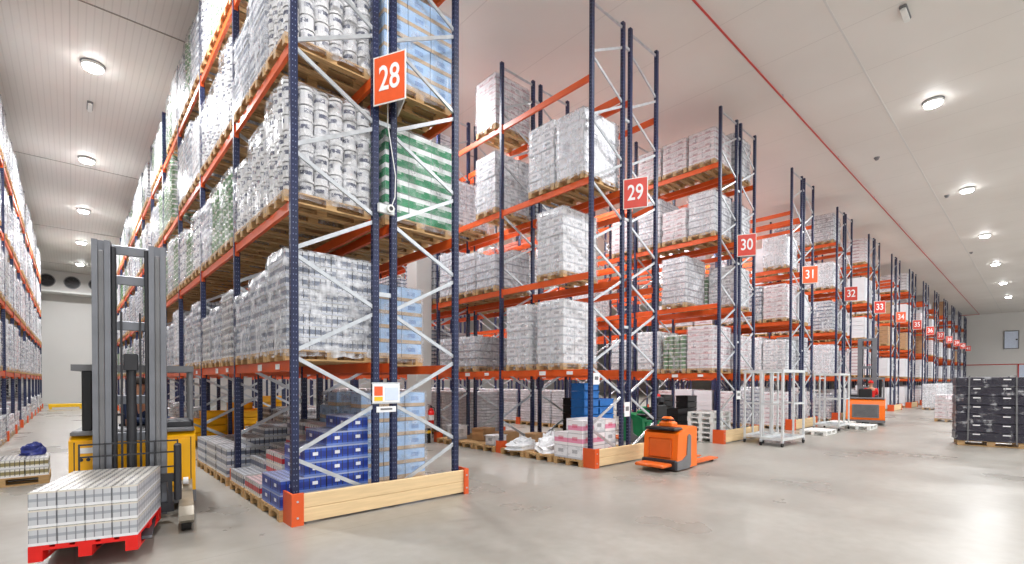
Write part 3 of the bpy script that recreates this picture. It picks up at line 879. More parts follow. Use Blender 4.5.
# ---- low picking pallets on the floor of rack twenty-eight and 29
MUL = {}
def multipack(x, y, z, a, b, c, mat, lab, grp, nm='multipack', cat='multipack', rz=0.0):
    key = (a, b, c, mat)
    if key not in MUL: MUL[key] = box_mb(a - .004, b - .004, c - .002).mesh(nm, [mat])
    o = mobj(nm, MUL[key], None, (x, y, z)); o.rotation_euler = (0, 0, rz)
    tag(o, lab, cat, grp)
    return o
def floor_pallet(x, y, label, rz=0.0, me=None, nm='wooden_pallet'):
    o = mobj(nm, me or PAL, None, (x, y, 0.001)); o.rotation_euler = (0, 0, rz)
    tag(o, label, 'pallet', 'pallets on the floor'); return o
def pick(x, y, hts, mat, c, colour, where, nx=4, ny=2):
    a, b = 1.18 / nx, .78 / ny
    for i in range(nx):
        for j in range(ny):
            n_ = hts[i] if isinstance(hts[i], int) else hts[i][j]
            for k_ in range(n_):
                multipack(x - .59 + a * (i + .5), y - .39 + b * (j + .5), .146 + k_ * c, a, b, c, mat,
                          '%s multipack, %s, %s layer, %s from aisle, %s row' % (colour, where, ORD[k_], ORD[i], 'front' if j == 0 else 'back'), '%s multipacks on the %s' % (colour, where), rz=R(random.uniform(-1, 1)))
P0 = row_x(0) + .545 - .09
for i, (hts, mat, colr) in enumerate((((2, 4, 5, 6), 'blue_pack', 'blue'), ((1, 3, 4, 5), 'red_pack', 'red-white'), ((1, 2, 3, 5), 'grey_pack', 'pale grey'))):
    yy = Y0 + .52 + i * .885
    wh = ['nearest', 'second', 'third'][i] + ' floor pallet of rack twenty-eight'
    floor_pallet(P0, yy, 'wooden pallet under %s multipacks, %s' % (colr, wh.replace('floor pallet', 'floor place')))
    pick(P0, yy, hts, mat, .19, colr, wh)
for i, (hts, mat, colr) in enumerate((((3, 4, 5, 5), 'grey_pack', 'pale grey'), ((3, 3, 4, 5), 'silver_pack', 'silver'), ((3, 3, 3, 4), 'grey_pack', 'pale grey'))):
    yy = Y0 + PITCH + .53 + i * .885
    wh = ['fourth', 'fifth', 'sixth'][i] + ' floor pallet of rack twenty-eight'
    floor_pallet(P0, yy, 'wooden pallet under %s multipacks, %s' % (colr, wh.replace('floor pallet', 'floor place')))
    pick(P0, yy, hts, mat, .16, colr, wh)
# right half of rack 28: stepped blue boxes behind the first pallet
# rack twenty-nine floor: bubble film heap, cartons with pink print, opened boxes
Q0 = row_x(1) + .545 - .09
def blob_mb(sx, sy, sz, rng, n=14, m_=9, rough=.22):
    mb = MB()
    for j in range(m_ + 1):
        ph = math.pi / 2 * j / m_
        for i in range(n):
            th = 2 * math.pi * i / n; q = 1 + rng.uniform(-rough, rough)
            mb.v.append((sx * math.cos(th) * math.cos(ph) * q, sy * math.sin(th) * math.cos(ph) * q, max(0, sz * math.sin(ph) * q)))
    for j in range(m_):
        for i in range(n):
            k2 = (i + 1) % n; mb.face([j * n + i, j * n + k2, (j + 1) * n + k2, (j + 1) * n + i])
    mb.face([n - 1 - i for i in range(n)])
    return mb
for i in range(6):
    yy = Y0 + .5 + (i % 3) * .885 + (i // 3) * PITCH
    floor_pallet(Q0, yy, 'wooden pallet on the floor of rack twenty-nine, %s from the aisle end' % ORD[i])
g = 'white cartons with pink print on the first floor pallet of rack twenty-nine'
for i in range(3):
    for j in range(2):
        for k_ in range(3 if (i, j) != (0, 1) else 2):
            multipack(Q0 - .59 + .393 * (i + .5), Y0 + .5 - .39 + .39 * (j + .5), .146 + k_ * .27, .39, .388, .27, 'pink_carton' if (i + k_) % 3 else 'white_carton',
                      'pink-printed white carton, first pallet of rack twenty-nine, %s layer, %s from aisle, %s row' % (ORD[k_], ORD[i], ('front', 'back')[j]), g, 'carton', 'carton')
rg = random.Random(5)
for (dx, dy, sx, sy, sz, lab) in ((-.1, 1.42, .42, .3, .42, 'big crumpled heap of white film on the second floor pallet of rack twenty-nine'),
                                  (-.2, 2.25, .5, .34, .24, 'flat crumpled white film on the third floor pallet of rack twenty-nine')):
    o = blob_mb(sx, sy, sz, rg).build('film_heap', 'film_white'); o.location = (Q0 + dx, Y0 + dy, .146); tag(o, lab, 'plastic film')
for (dx, dy, a, b, c, rz, mt, lab) in ((.25, 2.3, .4, .35, .34, 8, 'tan_box', 'open brown box behind the flat white film in rack twenty-nine'),
                                       (-.3, 3.2, .42, .34, .26, 4, 'white_carton', 'small white carton beside the second post of rack twenty-nine'),
                                       (.2, 3.35, .55, .4, .3, -6, 'tan_box', 'long brown box beside the small white carton in rack twenty-nine'),
                                       (.1, 4.2, .5, .42, .34, 10, 'tan_box', 'brown box on the fifth floor pallet of rack twenty-nine'),
                                       (-.3, 4.9, .4, .4, .4, 0, 'white_carton', 'white carton near the fire extinguisher in rack twenty-nine')):
    o = MB(); o.box(-a / 2, a / 2, -b / 2, b / 2, 0, c); o.box(-a / 2 - .06, -a / 2, -b / 2, b / 2, c - .02, c - .01); o.box(a / 2, a / 2 + .06, -b / 2, b / 2, c - .02, c - .01)
    o = o.build('cardboard_box', mt); o.location = (Q0 + dx, Y0 + dy, .146); o.rotation_euler.z = R(rz); tag(o, lab, 'box')
# stack of wrapped trays behind, blue crates
def crate_stack(x, y, n_, mat, colr, where, a=.6, b=.4, c=.2, z0=.146):
    m = MB()
    for (p, q, r_, s_) in ((-a / 2, a / 2, -b / 2, -b / 2 + .02), (-a / 2, a / 2, b / 2 - .02, b / 2), (-a / 2, -a / 2 + .02, -b / 2, b / 2), (a / 2 - .02, a / 2, -b / 2, b / 2)):
        m.box(p, q, r_, s_, 0, c * .96)
    m.box(-a / 2 - .01, a / 2 + .01, -b / 2 - .01, -b / 2, c * .8, c * .96); m.box(-a / 2 - .01, a / 2 + .01, b / 2, b / 2 + .01, c * .8, c * .96)
    m.box(-a / 2 - .01, -a / 2, -b / 2, b / 2, c * .8, c * .96)
    m.box(-a / 2, a / 2, -b / 2, b / 2, 0, .015)
    me = m.mesh('plastic_crate', [mat])
    for i in range(n_):
        o = mobj('plastic_crate', me, None, (x, y, z0 + i * c)); tag(o, '%s crate, %s up, %s' % (colr, ORD[i], where), 'crate', '%s crates %s' % (colr, where))
RX = row_x(1) + OFF[2] + .545
for i in range(2):
    floor_pallet(RX, 7.75 + i * .83, 'wooden pallet under crates in rack twenty-nine right half, %s from the front' % ORD[i])
crate_stack(RX - .3, 7.75, 8, 'blue_plastic', 'blue', 'under the right half of rack twenty-nine')
crate_stack(RX + .32, 7.75, 6, 'blue_plastic', 'blue', 'inner under the right half of rack twenty-nine')
crate_stack(RX + .3, 8.56, 6, 'black', 'black', 'under the right half of rack twenty-nine')
for i, (xx, yy, n1, n2) in enumerate(((3.99, 15.25, 4, 6), (3.99, 16.15, 5, 4), (2.6, 15.7, 3, 4))):
    floor_pallet(xx, yy, 'wooden pallet under yellow crates in rack twenty-eight, %s from the front' % ORD[i])
    wh_ = ('right half front', 'right half rear', 'left half')[i]
    crate_stack(xx - .29, yy, n1, 'truck_yellow', 'yellow', 'on the outer side, %s of rack twenty-eight' % wh_)
    crate_stack(xx + .33, yy, n2, 'truck_yellow', 'yellow', 'on the inner side, %s of rack twenty-eight' % wh_)
# black crates on the floor of rack 30
for i, yy in enumerate((7.75, 8.6)):
    floor_pallet(row_x(2) + .545, yy, 'wooden pallet under black crates in rack thirty, %s from the front' % ORD[i])
    crate_stack(row_x(2) + .25, yy, 4, 'black', 'black', 'on the outer side, %s in rack thirty' % ORD[i])
    crate_stack(row_x(2) + .87, yy, 6, 'black', 'black', 'on the inner side, %s in rack thirty' % ORD[i])

# white column with fire extinguisher between racks twenty-eight and twenty-nine
o = struct(MB().bbox(7.3, 7.82, 12.08, 12.62, 0, CEIL - .001, .02).build('wall_column', 'wall_white'))
e = tag(empty('fire_extinguisher', (7.73, 11.98, 0.5)), 'red fire extinguisher hung on the white column between racks twenty-eight and twenty-nine', 'fire extinguisher')
m = MB(); m.cyl((0, 0, 0), (0, 0, .42), .085, .085, 16); m.cyl((0, 0, .42), (0, 0, .5), .085, .03, 16); m.build('cylinder', 'red_plastic', e, True)
MB().cyl((0, 0, .5), (0, 0, .56), .025).build('valve', 'dark', e)
m = MB(); m.bar((0, 0, .57), (-.12, 0, .61), .02, .015); m.bar((0, 0, .55), (-.1, 0, .54), .02, .012); m.build('handle', 'dark', e)
m = MB(); pts = [(.02, 0, .54), (.1, -.02, .5), (.12, -.03, .35), (.11, -.03, .12)]
for a, b in zip(pts, pts[1:]): m.cyl(a, b, .012, seg=8)
m.build('hose', 'black', e)
MB().cyl((0, 0, .15), (0, 0, .3), .087, .087, 16).build('label_band', 'paper', e)
e = tag(empty('floor_stand', (7.6, 11.95, 0)), 'black and yellow post beneath the fire extinguisher', 'post')
m = MB(); m.bbox(-.07, .07, -.05, .05, 0, .42, .01); m.build('post', 'black', e)
MB().box(-.072, .072, -.052, .052, .28, .36).build('band', 'yellow_rail', e)

# paper notices on posts
def notice(x, y, z, wd, ht, label, rich=False):
    e = tag(empty('notice_board', (x, y, z)), label, 'notice')
    MB().box(-wd / 2, wd / 2, -.012, 0, 0, ht).build('backing', 'paper', e)
    if rich:
        MB().box(-wd / 2 - .01, wd / 2 + .01, -.008, .004, -.02, 0).build('frame', 'galv', e)
        MB().box(-wd / 2 - .01, wd / 2 + .01, -.008, .004, ht, ht + .02).build('frame', 'galv', e)
        MB().box(-wd * .44, -wd * .14, -.016, -.0125, ht * .36, ht * .86).build('pictogram', 'sign_orange', e)
        MB().box(-wd * .44, -wd * .14, -.016, -.0125, ht * .08, ht * .3).build('pictogram', 'yellow_rail', e)
        MB().box(-wd * .05, wd * .44, -.016, -.0125, ht * .1, ht * .8).build('printed_sheet', 'hatch', e)
    else:
        MB().box(-wd * .3, wd * .3, -.016, -.0125, ht * .4, ht * .7).build('printed_block', 'mid_grey', e)
notice(row_x(0) + 1.23, Y0 - .05, 1.48, .42, .26, 'white notice board with orange and yellow squares on rack twenty-eight', True)
notice(row_x(0) + 1.23, Y0 - .05, 1.34, .3, .08, 'narrow paper strip beneath the notice board on rack twenty-eight')
notice(row_x(1) + .12, Y0 - .05, 1.72, .2, .24, 'small white paper on the first post of rack twenty-nine')
notice(row_x(1) + 1.23, Y0 - .05, 1.0, .2, .32, 'white paper between the middle posts of rack twenty-nine')
notice(row_x(2) + 1.23, Y0 - .05, 1.25, .3, .26, 'white paper between the middle posts of rack thirty')
notice(row_x(4) + 1.23, Y0 - .05, 1.25, .3, .26, 'white paper between the middle posts of rack thirty-two')
# cable and round junction box on rack twenty-eight's middle posts
e = tag(empty('junction_box', (row_x(0) + 1.23, Y0 - .08, 4.18)), 'round white junction box with cable below the twenty-eight sign', 'junction box')
MB().bbox(-.13, .13, 0, .05, -.05, .09, .02).build('back_plate', 'bright_galv', e)
MB().cyl((.04, -.05, .02), (.04, .0, .02), .055, seg=16).build('lens_ring', 'white_paint', e)
MB().cyl((.04, -.055, .02), (.04, -.05, .02), .03, seg=16).build('lens', 'dark', e)
m = MB(); pts = [(.06, -.01, .05), (.11, -.03, .2), (.12, -.03, .5), (.02, .01, 1.2), (.02, .01, 5.4)]
for a, b in zip(pts, pts[1:]): m.cyl(a, b, .007, seg=8)
m.build('cable', 'white_paint', e)

# ------------------------------------------------------------------ people
def skin_body(name, chain, mat, parent):
    """chain: list of (pos, radius, parent index)"""
    me = bpy.data.meshes.new(name)
    me.from_pydata([c[0] for c in chain], [(c[2], i) for i, c in enumerate(chain) if c[2] is not None], [])
    o = bpy.data.objects.new(name, me); COL.objects.link(o)
    md = o.modifiers.new('skin', 'SKIN'); sl = me.skin_vertices[0].data
    for i, c in enumerate(chain):
        r_ = c[1] if isinstance(c[1], tuple) else (c[1], c[1])
        sl[i].radius = r_
    sl[0].use_root = True
    md.use_smooth_shade = True
    ss = o.modifiers.new('sub', 'SUBSURF'); ss.levels = 1; ss.render_levels = 2
    dg = bpy.context.evaluated_depsgraph_get(); dg.update()
    nm = bpy.data.meshes.new_from_object(o.evaluated_get(dg), depsgraph=dg)
    bpy.data.objects.remove(o); nm.materials.clear(); nm.materials.append(M[mat]); nm.name = name
    nm.polygons.foreach_set('use_smooth', [True] * len(nm.polygons))
    return mobj(name, nm, parent)
def seated_person(loc, rz, shirt, label, cap=None, reach=.45):
    """seated, facing local +y, seat surface at z=0 of the empty"""
    e = tag(empty('person', loc, rz), label, 'person')
    # body (skin): legs, torso core, neck, head, arms, fingers as one surface
    ch = [((0, 0, .1), (.15, .11), None), ((0, .02, .32), (.15, .1), 0), ((0, .03, .5), (.16, .1), 1), ((0, .03, .58), (.06, .06), 2),
          ((0, .05, .66), (.07, .08), 3), ((0, .06, .75), (.085, .1), 4), ((0, .05, .83), (.06, .075), 5)]
    for s_ in (-1, 1):
        b = len(ch)
        ch += [((s_ * .19, .03, .5), .055, 2), ((s_ * .25, .1, .26), .043, b), ((s_ * .18, reach, .24), .033, b + 1), ((s_ * .16, reach + .07, .24), (.036, .018), b + 2)]
        for q in range(4):
            fx = (q - 1.5) * .02; bb = len(ch)
            ch += [((s_ * .16 + fx, reach + .12, .235), .0095, b + 3), ((s_ * .16 + fx, reach + .15 + (.006 if q in (1, 2) else 0), .2), .008, bb)]
        bb = len(ch); ch += [((s_ * .16 - s_ * .045, reach + .08, .22), .011, b + 3), ((s_ * .16 - s_ * .05, reach + .11, .2), .009, bb)]
        b = len(ch)
        ch += [((s_ * .1, .05, .08), .085, 0), ((s_ * .12, .42, .1), .06, b), ((s_ * .12, .46, -.32), .045, b + 1), ((s_ * .12, .58, -.36), .036, b + 2)]
    body = skin_body('body', ch, 'skin', e)
    sh = [((0, 0, .06), (.165, .13), None), ((0, .02, .3), (.165, .12), 0), ((0, .03, .49), (.17, .115), 1), ((0, .03, .545), (.075, .075), 2)]
    for s_ in (-1, 1):
        b = len(sh); sh += [((s_ * .2, .03, .5), .068, 2), ((s_ * .255, .1, .27), .056, b), ((s_ * .19, reach - .06, .245), .045, b + 1)]
    skin_body('jacket', sh, shirt, body)
    tr = [((0, 0, .06), (.17, .13), None)]
    for s_ in (-1, 1):
        b = len(tr); tr += [((s_ * .1, .06, .08), .098, 0), ((s_ * .12, .43, .1), .075, b), ((s_ * .12, .46, -.28), .056, b + 1)]
    skin_body('trousers', tr, 'dark', body)
    for s_ in (-1, 1): MB().bbox(s_ * .12 - .05, s_ * .12 + .05, .4, .68, -.42, -.33, .03).build('shoe', 'black', body)
    m = MB()
    for j in range(6):
        pass
    hb = blob_mb(.1, .118, .115, random.Random(1), 16, 6, .03)
    h_ = hb.build('cap' if cap else 'hair', cap or 'hair', body, True); h_.location = (0, .045, .765)
    if cap: MB().bbox(-.07, .07, .14, .24, .775, .79, .006).build('peak', cap, h_)
    for s_ in (-1, 1):
        MB().cyl((s_ * .033, .148, .765), (s_ * .033, .158, .765), .012, .008, 8).build('eye', 'dark', body)
        MB().bbox(s_ * .088 - .01, s_ * .088 + .01, .03, .07, .73, .79, .005).build('ear', 'skin', body)
    MB().poly([(.145, .735), (.18, .725), (.15, .765)], 'x', -.014, .014).build('nose', 'skin', body)
    MB().bbox(-.025, .025, .14, .152, .695, .704, .003).build('mouth', 'red_paint', body)
    return e

# ------------------------------------------------------------------ reach trucks (forward = local +y, origin on the floor at the mast)
def reach_truck(loc, rz, colr, label, yellow=True, mast_h=3.42):
    e = tag(empty('reach_truck', loc, rz), label, 'forklift', None)
    W = .66
    b0, b1 = -1.95, -.6          # body from rear to front
    bd = MB()
    bd.poly([(b0 + .06, .12), (b1, .12), (b1, 1.02), (b1 - .12, 1.08), (b0 + .25, 1.08), (b0 + .06, 1.0), (b0, .8), (b0, .25)], 'x', -W, W)
    body = bd.build('body', colr, e)
    MB().box(-W - .006, W + .006, b0 + .02, b1 + .006, .1, .26).build('bumper_skirt', 'mid_grey', e)
    # front panels with dark seams on the body's face
    for s_ in (-1, 1):
        m = MB(); m.bbox(s_ * .43 - .17, s_ * .43 + .17, b1 + .002, b1 + .022, .34, .98, .006)
        p = m.build('front_panel', colr, body)
        m = MB(); m.box(s_ * .43 - .182, s_ * .43 - .17, b1 + .001, b1 + .01, .32, 1.0); m.box(s_ * .43 + .17, s_ * .43 + .182, b1 + .001, b1 + .01, .32, 1.0)
        m.build('seam', 'dark', p)
    m = MB()
    for q in range(4): m.cyl((-.0 + .33 + q * .07, b1 + .022, .78), (.33 + q * .07, b1 + .03, .78), .022, seg=10)
    m.build('round_vent', 'dark', body)
    MB().box(.36, .56, b1 + .023, b1 + .027, .86, .93).build('white_decal', 'paper', body)
    # rear panel (seen on the far truck)
    m = MB(); m.bbox(-.46, .46, b0 - .03, b0 + .01, .3, .86, .02); rp = m.build('rear_panel', 'mid_grey', body)
    m = MB()
    for q in range(10): m.box(-.4, .4, b0 - .036, b0 - .03, .36 + q * .048, .372 + q * .048)
    m.build('grille', 'dark', rp)
    # deck and console
    MB().bbox(-W + .01, W - .01, b0 + .12, b1 - .0, 1.08, 1.14, .02).build('top_deck', 'mid_grey', e)
    MB().bbox(-W + .02, -.1, b1 - .45, b1 - .02, 1.14, 1.24, .03).build('console', 'dark', e)
    m = MB()
    for q in range(20):
        a0, a1 = 2 * math.pi * q / 20, 2 * math.pi * (q + 1) / 20
        m.cyl((.28 + .13 * math.cos(a0), b1 - .3 + .13 * math.sin(a0), 1.32), (.28 + .13 * math.cos(a1), b1 - .3 + .13 * math.sin(a1), 1.32), .014, seg=6)
    m.cyl((.28, b1 - .3, 1.13), (.28, b1 - .3, 1.31), .02); m.bar((.15, b1 - .3, 1.315), (.41, b1 - .3, 1.315), .03, .015)
    m.build('steering_wheel', 'black', e)
    # overhead guard
    g = MB(); g.bar((-W + .03, b1 - .08, 1.94), (W - .09, b1 - .08, 1.94), .08, .08); g.bar((-W + .03, b0 + .2, 1.94), (W - .03, b0 + .2, 1.94), .08, .08)
    for s_ in (-1, 1): g.bar((s_ * (W - .05), b0 + .2, 1.94), (s_ * (W - .05), b1 - .08, 1.94), .07, .08)
    gd = g.build('overhead_guard', 'mid_grey', e)
    m = MB()
    for q in range(9):
        x = -W + .14 + q * .12; m.bar((x, b0 + .22, 1.96), (x, b1 - .1, 1.96), .02, .03)
    m.build('roof_bars', 'dark', gd)
    MB().bbox(W - .23, W - .12, b1 - .16, b1 - .04, 1.14, 1.91, .02).build('pillar', 'black', e)
    MB().bbox(-W + .02, -W + .08, b1 - .14, b1 - .07, 1.14, 1.91, .015).build('pillar', 'mid_grey', e)
    for s_ in (-1, 1): MB().bbox(s_ * (W - .06) - .035, s_ * (W - .06) + .035, b0 + .17, b0 + .24, 1.05, 1.91, .015).build('pillar', 'mid_grey', e)
    # seat
    m = MB(); m.bbox(-.25, .22, b0 + .45, b0 + .9, .82, .98, .04); m.bbox(-.25, .22, b0 + .36, b0 + .48, .95, 1.5, .04); m.build('seat', 'black', e)
    # outrigger legs with load wheels
    for s_ in (-1, 1):
        x = s_ * .545
        m = MB(); m.poly([(b1 - .05, .1), (.62, .1), (.74, .16), (.74, .22), (.6, .3), (b1 + .25, .3), (b1, .42), (b1 - .05, .42)], 'x', x - .075, x + .075)
        lg = m.build('outrigger_leg', 'leg_grey', e)
        MB().cyl((x - .05, .52, .14), (x + .05, .52, .14), .135, seg=20).build('load_wheel', 'rubber', lg)
        MB().cyl((x - .078, .52, .14), (x + .078, .52, .14), .05, seg=12).build('hub', 'bright_galv', lg)
        MB().cyl((x - .03, b1 + .15, .42), (x + .03, b1 + .15, .42), .05, seg=12).build('work_light', 'paper', lg)
    MB().cyl((-.12, b0 + .3, .17), (.12, b0 + .3, .17), .17, seg=20).build('drive_wheel', 'rubber', e)
    # mast: outer and inner channels, cross members, cylinder, chains
    for s_ in (-1, 1):
        x = s_ * .265
        m = MB(); m.poly([(x - .085, -.08), (x + .085, -.08), (x + .085, .09), (x + .03, .09), (x + .03, .05), (x - .03, .05), (x - .03, .09), (x - .085, .09)], 'z', .12, mast_h)
        m.build('mast_channel', 'mast_grey', e)
        MB().bbox(s_ * .265 - .026, s_ * .265 + .026, .055, .1, .16, mast_h - .12, .008).build('inner_channel', 'mid_grey', e)
        MB().bbox(s_ * .155 - .02, s_ * .155 + .02, -.06, .05, .2, mast_h - .05, .008).build('inner_channel', 'dark', e)
    for z in (mast_h - .06, mast_h - .42, 2.45, 1.55, 1.1, .45): MB().bbox(-.19, .19, -.1, -.05, z - .06, z + .05, .01).build('crossbar', 'mast_grey', e)
    MB().cyl((0, -.02, .2), (0, -.02, 1.95), .05, seg=14).build('lift_cylinder', 'dark', e)
    MB().bbox(-.07, .07, -.05, .06, 1.9, 2.1, .01).build('cylinder_head', 'dark', e)
    for s_ in (-1, 1): MB().box(s_ * .09 - .012, s_ * .09 + .012, 0, .012, .5, 2.6).build('lift_chain', 'dark', e)
    # carriage and load backrest
    m = MB(); m.bar((-.42, .14, .22), (.42, .14, .22), .05, .12); m.bar((-.42, .14, .58), (.42, .14, .58), .05, .1)
    for x in (-.38, -.12, .12, .38): m.bar((x, .14, .16), (x, .14, .62), .05, .06)
    ca = m.build('carriage', 'dark', e)
    m = MB()
    for z in (.72, .9, 1.04): m.bar((-.46, .16, z), (.46, .16, z), .014, .018)
    for x in (-.46, -.23, 0, .23, .46): m.bar((x, .16, .5), (x, .16, 1.05), .016, .016)
    m.build('load_backrest', 'dark', ca)
    MB().bbox(-.5, -.42, .08, .2, .3, 1.0, .02).build('side_shift_housing', 'dark', ca)
    for s_ in (-1, 1):
        m = MB(); m.poly([(.15, .16), (1.3, .16), (1.33, .175), (1.3, .195), (.2, .2), (.2, .62), (.15, .62)], 'x', s_ * .2 - .05, s_ * .2 + .05)
        m.build('fork', 'dark', e)
    return e
TR = R(180 - 8); PR = R(180 - 15)
tl = Vector((.53, 7.45, 0))
reach_truck(tl, TR, 'truck_yellow', 'yellow reach truck with grey mast carrying a red pallet')
rot = Matrix.Rotation(TR, 3, 'Z')
rotp = Matrix.Rotation(PR, 3, 'Z')
def T(x, y, z): return tl + rot @ Vector((x, y, z))
def TP(x, y, z): return Vector((.235, 6.62, 0)) + rotp @ Vector((x, y, z))
seated_person(T(.05, -1.3, .96), TR + R(60), 'navy_cloth', 'person in dark navy jacket seated in the yellow reach truck')
# red pallet and packs on the forks
pc = TP(0, 0, 0)
pc.z = .125
o = mobj('red_pallet', PALR, None, pc); o.rotation_euler = (0, 0, PR + R(90)); tag(o, 'bright red plastic pallet raised on the forks of the yellow truck', 'pallet')
for k_ in range(3):
    for i in range(4):
        for j in range(4):
            c = TP(-.3 + i * .2, -.45 + j * .3, 0)
            q = multipack(c.x, c.y, pc.z + .146 + k_ * .165, .198, .297, .163, 'carried_pack', 'white drinks pack on red pallet, %s layer, %s across, %s row from the mast' % (ORD[k_], ORD[i], ORD[j]), 'white drinks packs on the red pallet', 'drinks_pack', 'drinks pack')
            q.rotation_euler = (0, 0, PR)

# far truck with person in red
reach_truck((26.45, 5.3, 0), R(-80), 'truck_orange', 'orange and grey reach truck seen from behind near rack thirty-two', mast_h=3.75)
seated_person((25.2, 4.9, .98), R(-60), 'red_cloth', 'person in red jacket and red cap seated in the far orange truck', cap='red_cloth')

# ------------------------------------------------------------------ orange pallet truck by rack twenty-nine (forks towards +x)
def pallet_truck(loc, rz, colr, label, detailed=True):
    """forks along local +x, operator platform on -x"""
    e = tag(empty('pallet_truck', loc, rz), label, 'pallet truck')
    m = MB(); m.poly([(-.4, .1), (-.3, .04), (.4, .04), (.4, .84), (.28, .87), (-.22, .8), (-.36, .74), (-.38, .5)], 'y', -.38, .38)
    bd = m.build('body', colr, e)
    MB().bbox(-.405, -.37, -.26, .26, .25, .64, .03).build('recess_panel', 'dark_orange' if colr == 'truck_orange' else colr, bd)
    m = MB(); m.poly([(-.42, .03), (.05, .03), (.12, .1), (.12, .68), (.06, .72), (0, .68), (-.04, .3), (-.2, .22), (-.42, .2)], 'y', -.4, -.375); m.build('side_cover', 'mid_grey', e)
    m = MB(); m.poly([(-.42, .03), (.05, .03), (.12, .1), (.12, .68), (.06, .72), (0, .68), (-.04, .3), (-.2, .22), (-.42, .2)], 'y', .375, .4); m.build('side_cover', 'mid_grey', e)
    MB().bbox(-.46, -.38, -.39, .39, .03, .22, .02).build('skirt', 'dark', e)
    MB().bbox(-.8, -.44, -.3, .34, .1, .16, .02).build('platform', 'dark_orange', e)
    MB().bbox(-.42, -.1, -.34, .34, .8, .86, .02).build('tray', 'black', e)
    m = MB(); m.bbox(-.2, .06, -.14, .16, .86, .96, .03); m.bbox(-.16, -.02, -.1, .12, .94, 1.06, .03); m.build('control_head', colr, e)
    m = MB(); m.cyl((-.2, -.2, 1.0), (-.2, .2, 1.0), .018); m.cyl((-.12, 0, .98), (-.2, 0, 1.0), .02); m.build('grip', 'black', e)
    for s_ in (-1, 1):
        f = MB(); f.poly([(.38, .05), (1.55, .05), (1.6, .07), (1.55, .09), (.38, .1)], 'y', s_ * .2 - .09, s_ * .2 + .09); f = f.build('fork', 'dark_orange', e)
        MB().cyl((1.4, s_ * .2 - .05, .045), (1.4, s_ * .2 + .05, .045), .043, seg=12).build('roller', 'rubber', f)
    MB().cyl((-.05, -.06, .11), (-.05, .06, .11), .11, seg=16).build('drive_wheel', 'rubber', e)
    return e
pallet_truck((9.2, 5.2, 0), R(0), 'truck_orange', 'small orange ride-on pallet truck beside the end guard of rack twenty-nine')
gt = pallet_truck((12.35, 7.9, 0), R(80), 'green', 'green pallet truck parked between racks twenty-nine and thirty')
MB().cyl((-.75, .25, .1), (-.75, .25, .72), .05, seg=12).build('column', 'dark', gt)
MB().bbox(-.95, -.55, .05, .45, .72, .82, .04).build('seat', 'black', gt)
MB().bbox(-.98, -.9, .05, .45, .8, 1.15, .03).build('backrest', 'black', gt)
m = MB(); m.bar((-.3, -.1, .9), (-.5, -.15, 1.25), .07, .07); m.bbox(-.62, -.4, -.27, -.05, 1.2, 1.36, .04); m.build('steering_arm', 'dark', gt)
MB().cyl((-.5, -.15, 1.36), (-.5, -.15, 1.43), .05, .03, 12).build('red_knob', 'red_plastic', gt)
# white pallets stacked beside rack 30
for i in range(6):
    o = mobj('white_pallet', PALW, None, (14.53, 6.9, .001 + i * .145)); o.rotation_euler = (0, 0, R(random.uniform(-2, 2)))
    tag(o, 'white painted pallet, %s up in the stack on the first floor place of rack thirty' % ORD[i], 'pallet', 'white pallets stacked on the floor of rack thirty')
# galvanised wheeled frames
def cage(loc, rz, lx, ly, h, label):
    e = tag(empty('wheeled_frame', loc, rz), label, 'roll cage', 'galvanised wheeled frames')
    for x in (0, lx):
        for y in (0, ly):
            MB().bar((x, y, .16), (x, y, h), .05, .05).build('upright', 'bright_galv', e)
            c = MB().bbox(x - .04, x + .04, y - .035, y + .035, .1, .16, .01).build('caster', 'galv', e)
            MB().cyl((x, y - .02, .06), (x, y + .02, .06), .06, seg=14).build('wheel', 'rubber', c)
    for z in (h - .03, .2):
        for (p, q) in (((0, 0), (lx, 0)), ((lx, 0), (lx, ly)), ((lx, ly), (0, ly)), ((0, ly), (0, 0))): MB().bar((p[0], p[1], z), (q[0], q[1], z), .045, .07).build('rail', 'bright_galv', e)
    for (p, q) in (((0, 0, h * .55), (0, ly, h * .55)), ((lx, 0, h * .55), (lx, ly, h * .55)), ((lx * .5, 0, h * .55), (lx, 0, h * .55)),
                   ((lx * .5, 0, .2), (lx * .5, 0, h - .04)), ((lx * .5, ly, .2), (lx * .5, ly, h - .04))): MB().bar(p, q, .04, .045).build('middle_bar', 'bright_galv', e)
    MB().box(.02, lx - .02, .02, ly - .02, .17, .19).build('base_sheet', 'galv', e)
cage((14.3, 4.75, 0), R(-2), 1.55, .56, 2.12, 'tall galvanised wheeled frame in front of rack thirty, nearest the camera')
cage((14.75, 5.42, 0), R(2), 1.3, .5, 2.12, 'tall galvanised wheeled frame right behind the nearest one by rack thirty')
cage((20.6, 4.95, 0), R(0), 1.3, .8, 2.1, 'tall galvanised wheeled frame in front of rack thirty-one')
for i, (x, y) in enumerate(((19.1, 5.2), (22.6, 4.7), (23.75, 5.65))):
    o = mobj('white_pallet', PALW, None, (x, y, .001)); tag(o, 'empty white floor pallet by racks thirty-one and thirty-two, %s from left' % ORD[i], 'pallet', 'white floor pallets')

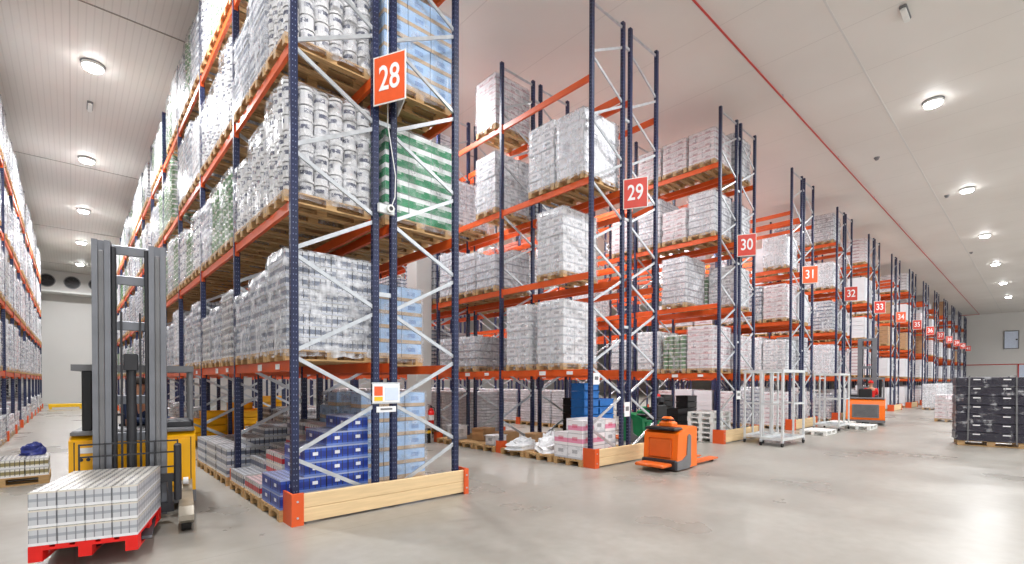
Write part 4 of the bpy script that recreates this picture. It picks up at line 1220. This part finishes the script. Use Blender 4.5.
# black wrapped pallet on the open floor, right
def big_dark():
    e = tag(empty('dark_pallet_load', (19.2, 1.0, 0), R(100)), 'large pallet of charcoal trays in glossy film on the open floor', 'pallet load')
    mobj('pallet', PAL, e)
    m0 = MB()
    for k_ in range(7):
        j = (k_ % 2) * .006
        m = MB(); m.bbox(-.64 + j, .64 - j, -.44 + j, .44 - j, .146 + k_ * .255, .146 + (k_ + 1) * .255 - .008, .02)
        t = m.build('tray', 'dark_layer', e)
        for x in (-.32, .2):
            MB().box(x, x + .13, .441 - j, .446 - j, .146 + k_ * .255 + .17, .146 + k_ * .255 + .2).build('white_label', 'paper', t)
    fm = film_mb(1.97, random.Random(9)); fm.v = [(x * 1.075, y * 1.1, z) for (x, y, z) in fm.v]
    fm.build('shrink_wrap', 'film_glint', e, True)
    for x in (-.42, .42):
        for y in (-.47, .47): MB().bar((x, y, .1), (x * .96, y, 1.96), .03, .008).build('strap', 'mid_grey', e)
    e.scale = (1.15, 1.1, 1.0)
    return e
M['film_glint'] = film('painted_glint_film', 0.45, lo=0.56, hi=0.66, rg=0.1, base=0.02)  # whitish streaks in the mask paint reflected glints onto the film
big_dark()
# loads standing on the open floor further off
for i, (x, y, k_, nz) in enumerate(((29.8, 2.9, 'red', 6), (42.0, 4.9, 'smooth', 7), (44.0, 4.8, 'smooth', 7), (46.0, 4.7, 'slab', 8), (48.5, 4.6, 'smooth', 7), (51.5, 4.5, 'smooth', 7), (54.5, 4.5, 'smooth', 7), (58, 4.4, 'slab', 8), (62, 4.3, 'smooth', 7))):
    parts, h = load_proto(k_, nz, False)
    e = empty(NM[k_], (x, y, .001)); tag(e, '%s on the open floor before the far racks, %s from left' % (KIND[k_][6], ORD[i]), 'pallet load', 'loads on the open floor')
    for (nm, me, loc) in parts: mobj(nm, me, e, loc)

# pallet with beige packs and a blue bag beside the left rack
floor_pallet(-.9, 11.98, 'wooden pallet of low bottle packs on the floor beside the left rack')
M['beige_pack'] = canpack('beige_bottle_pack', (232, 230, 222), (150, 138, 96), n=5.0, tray=(236, 236, 238))
for k_ in range(2):
    for i in range(4):
        for j in range(2):
            multipack(-.9 - .44 + i * .295, 11.98 - .195 + j * .39, .146 + k_ * .15, .29, .385, .15, 'beige_pack', 'beige bottle tray beside the left rack, %s layer, %s across, %s row' % (ORD[k_], ORD[i], ('front', 'back')[j]), 'bottle trays beside the left rack', 'bottle_tray', 'tray')
o = blob_mb(.17, .13, .2, random.Random(3), 14, 6, .2).build('plastic_bag', 'blue_bag'); o.location = (-.52, 12.18, .447); tag(o, 'crumpled dark blue bag on the beige bottle packs', 'bag')
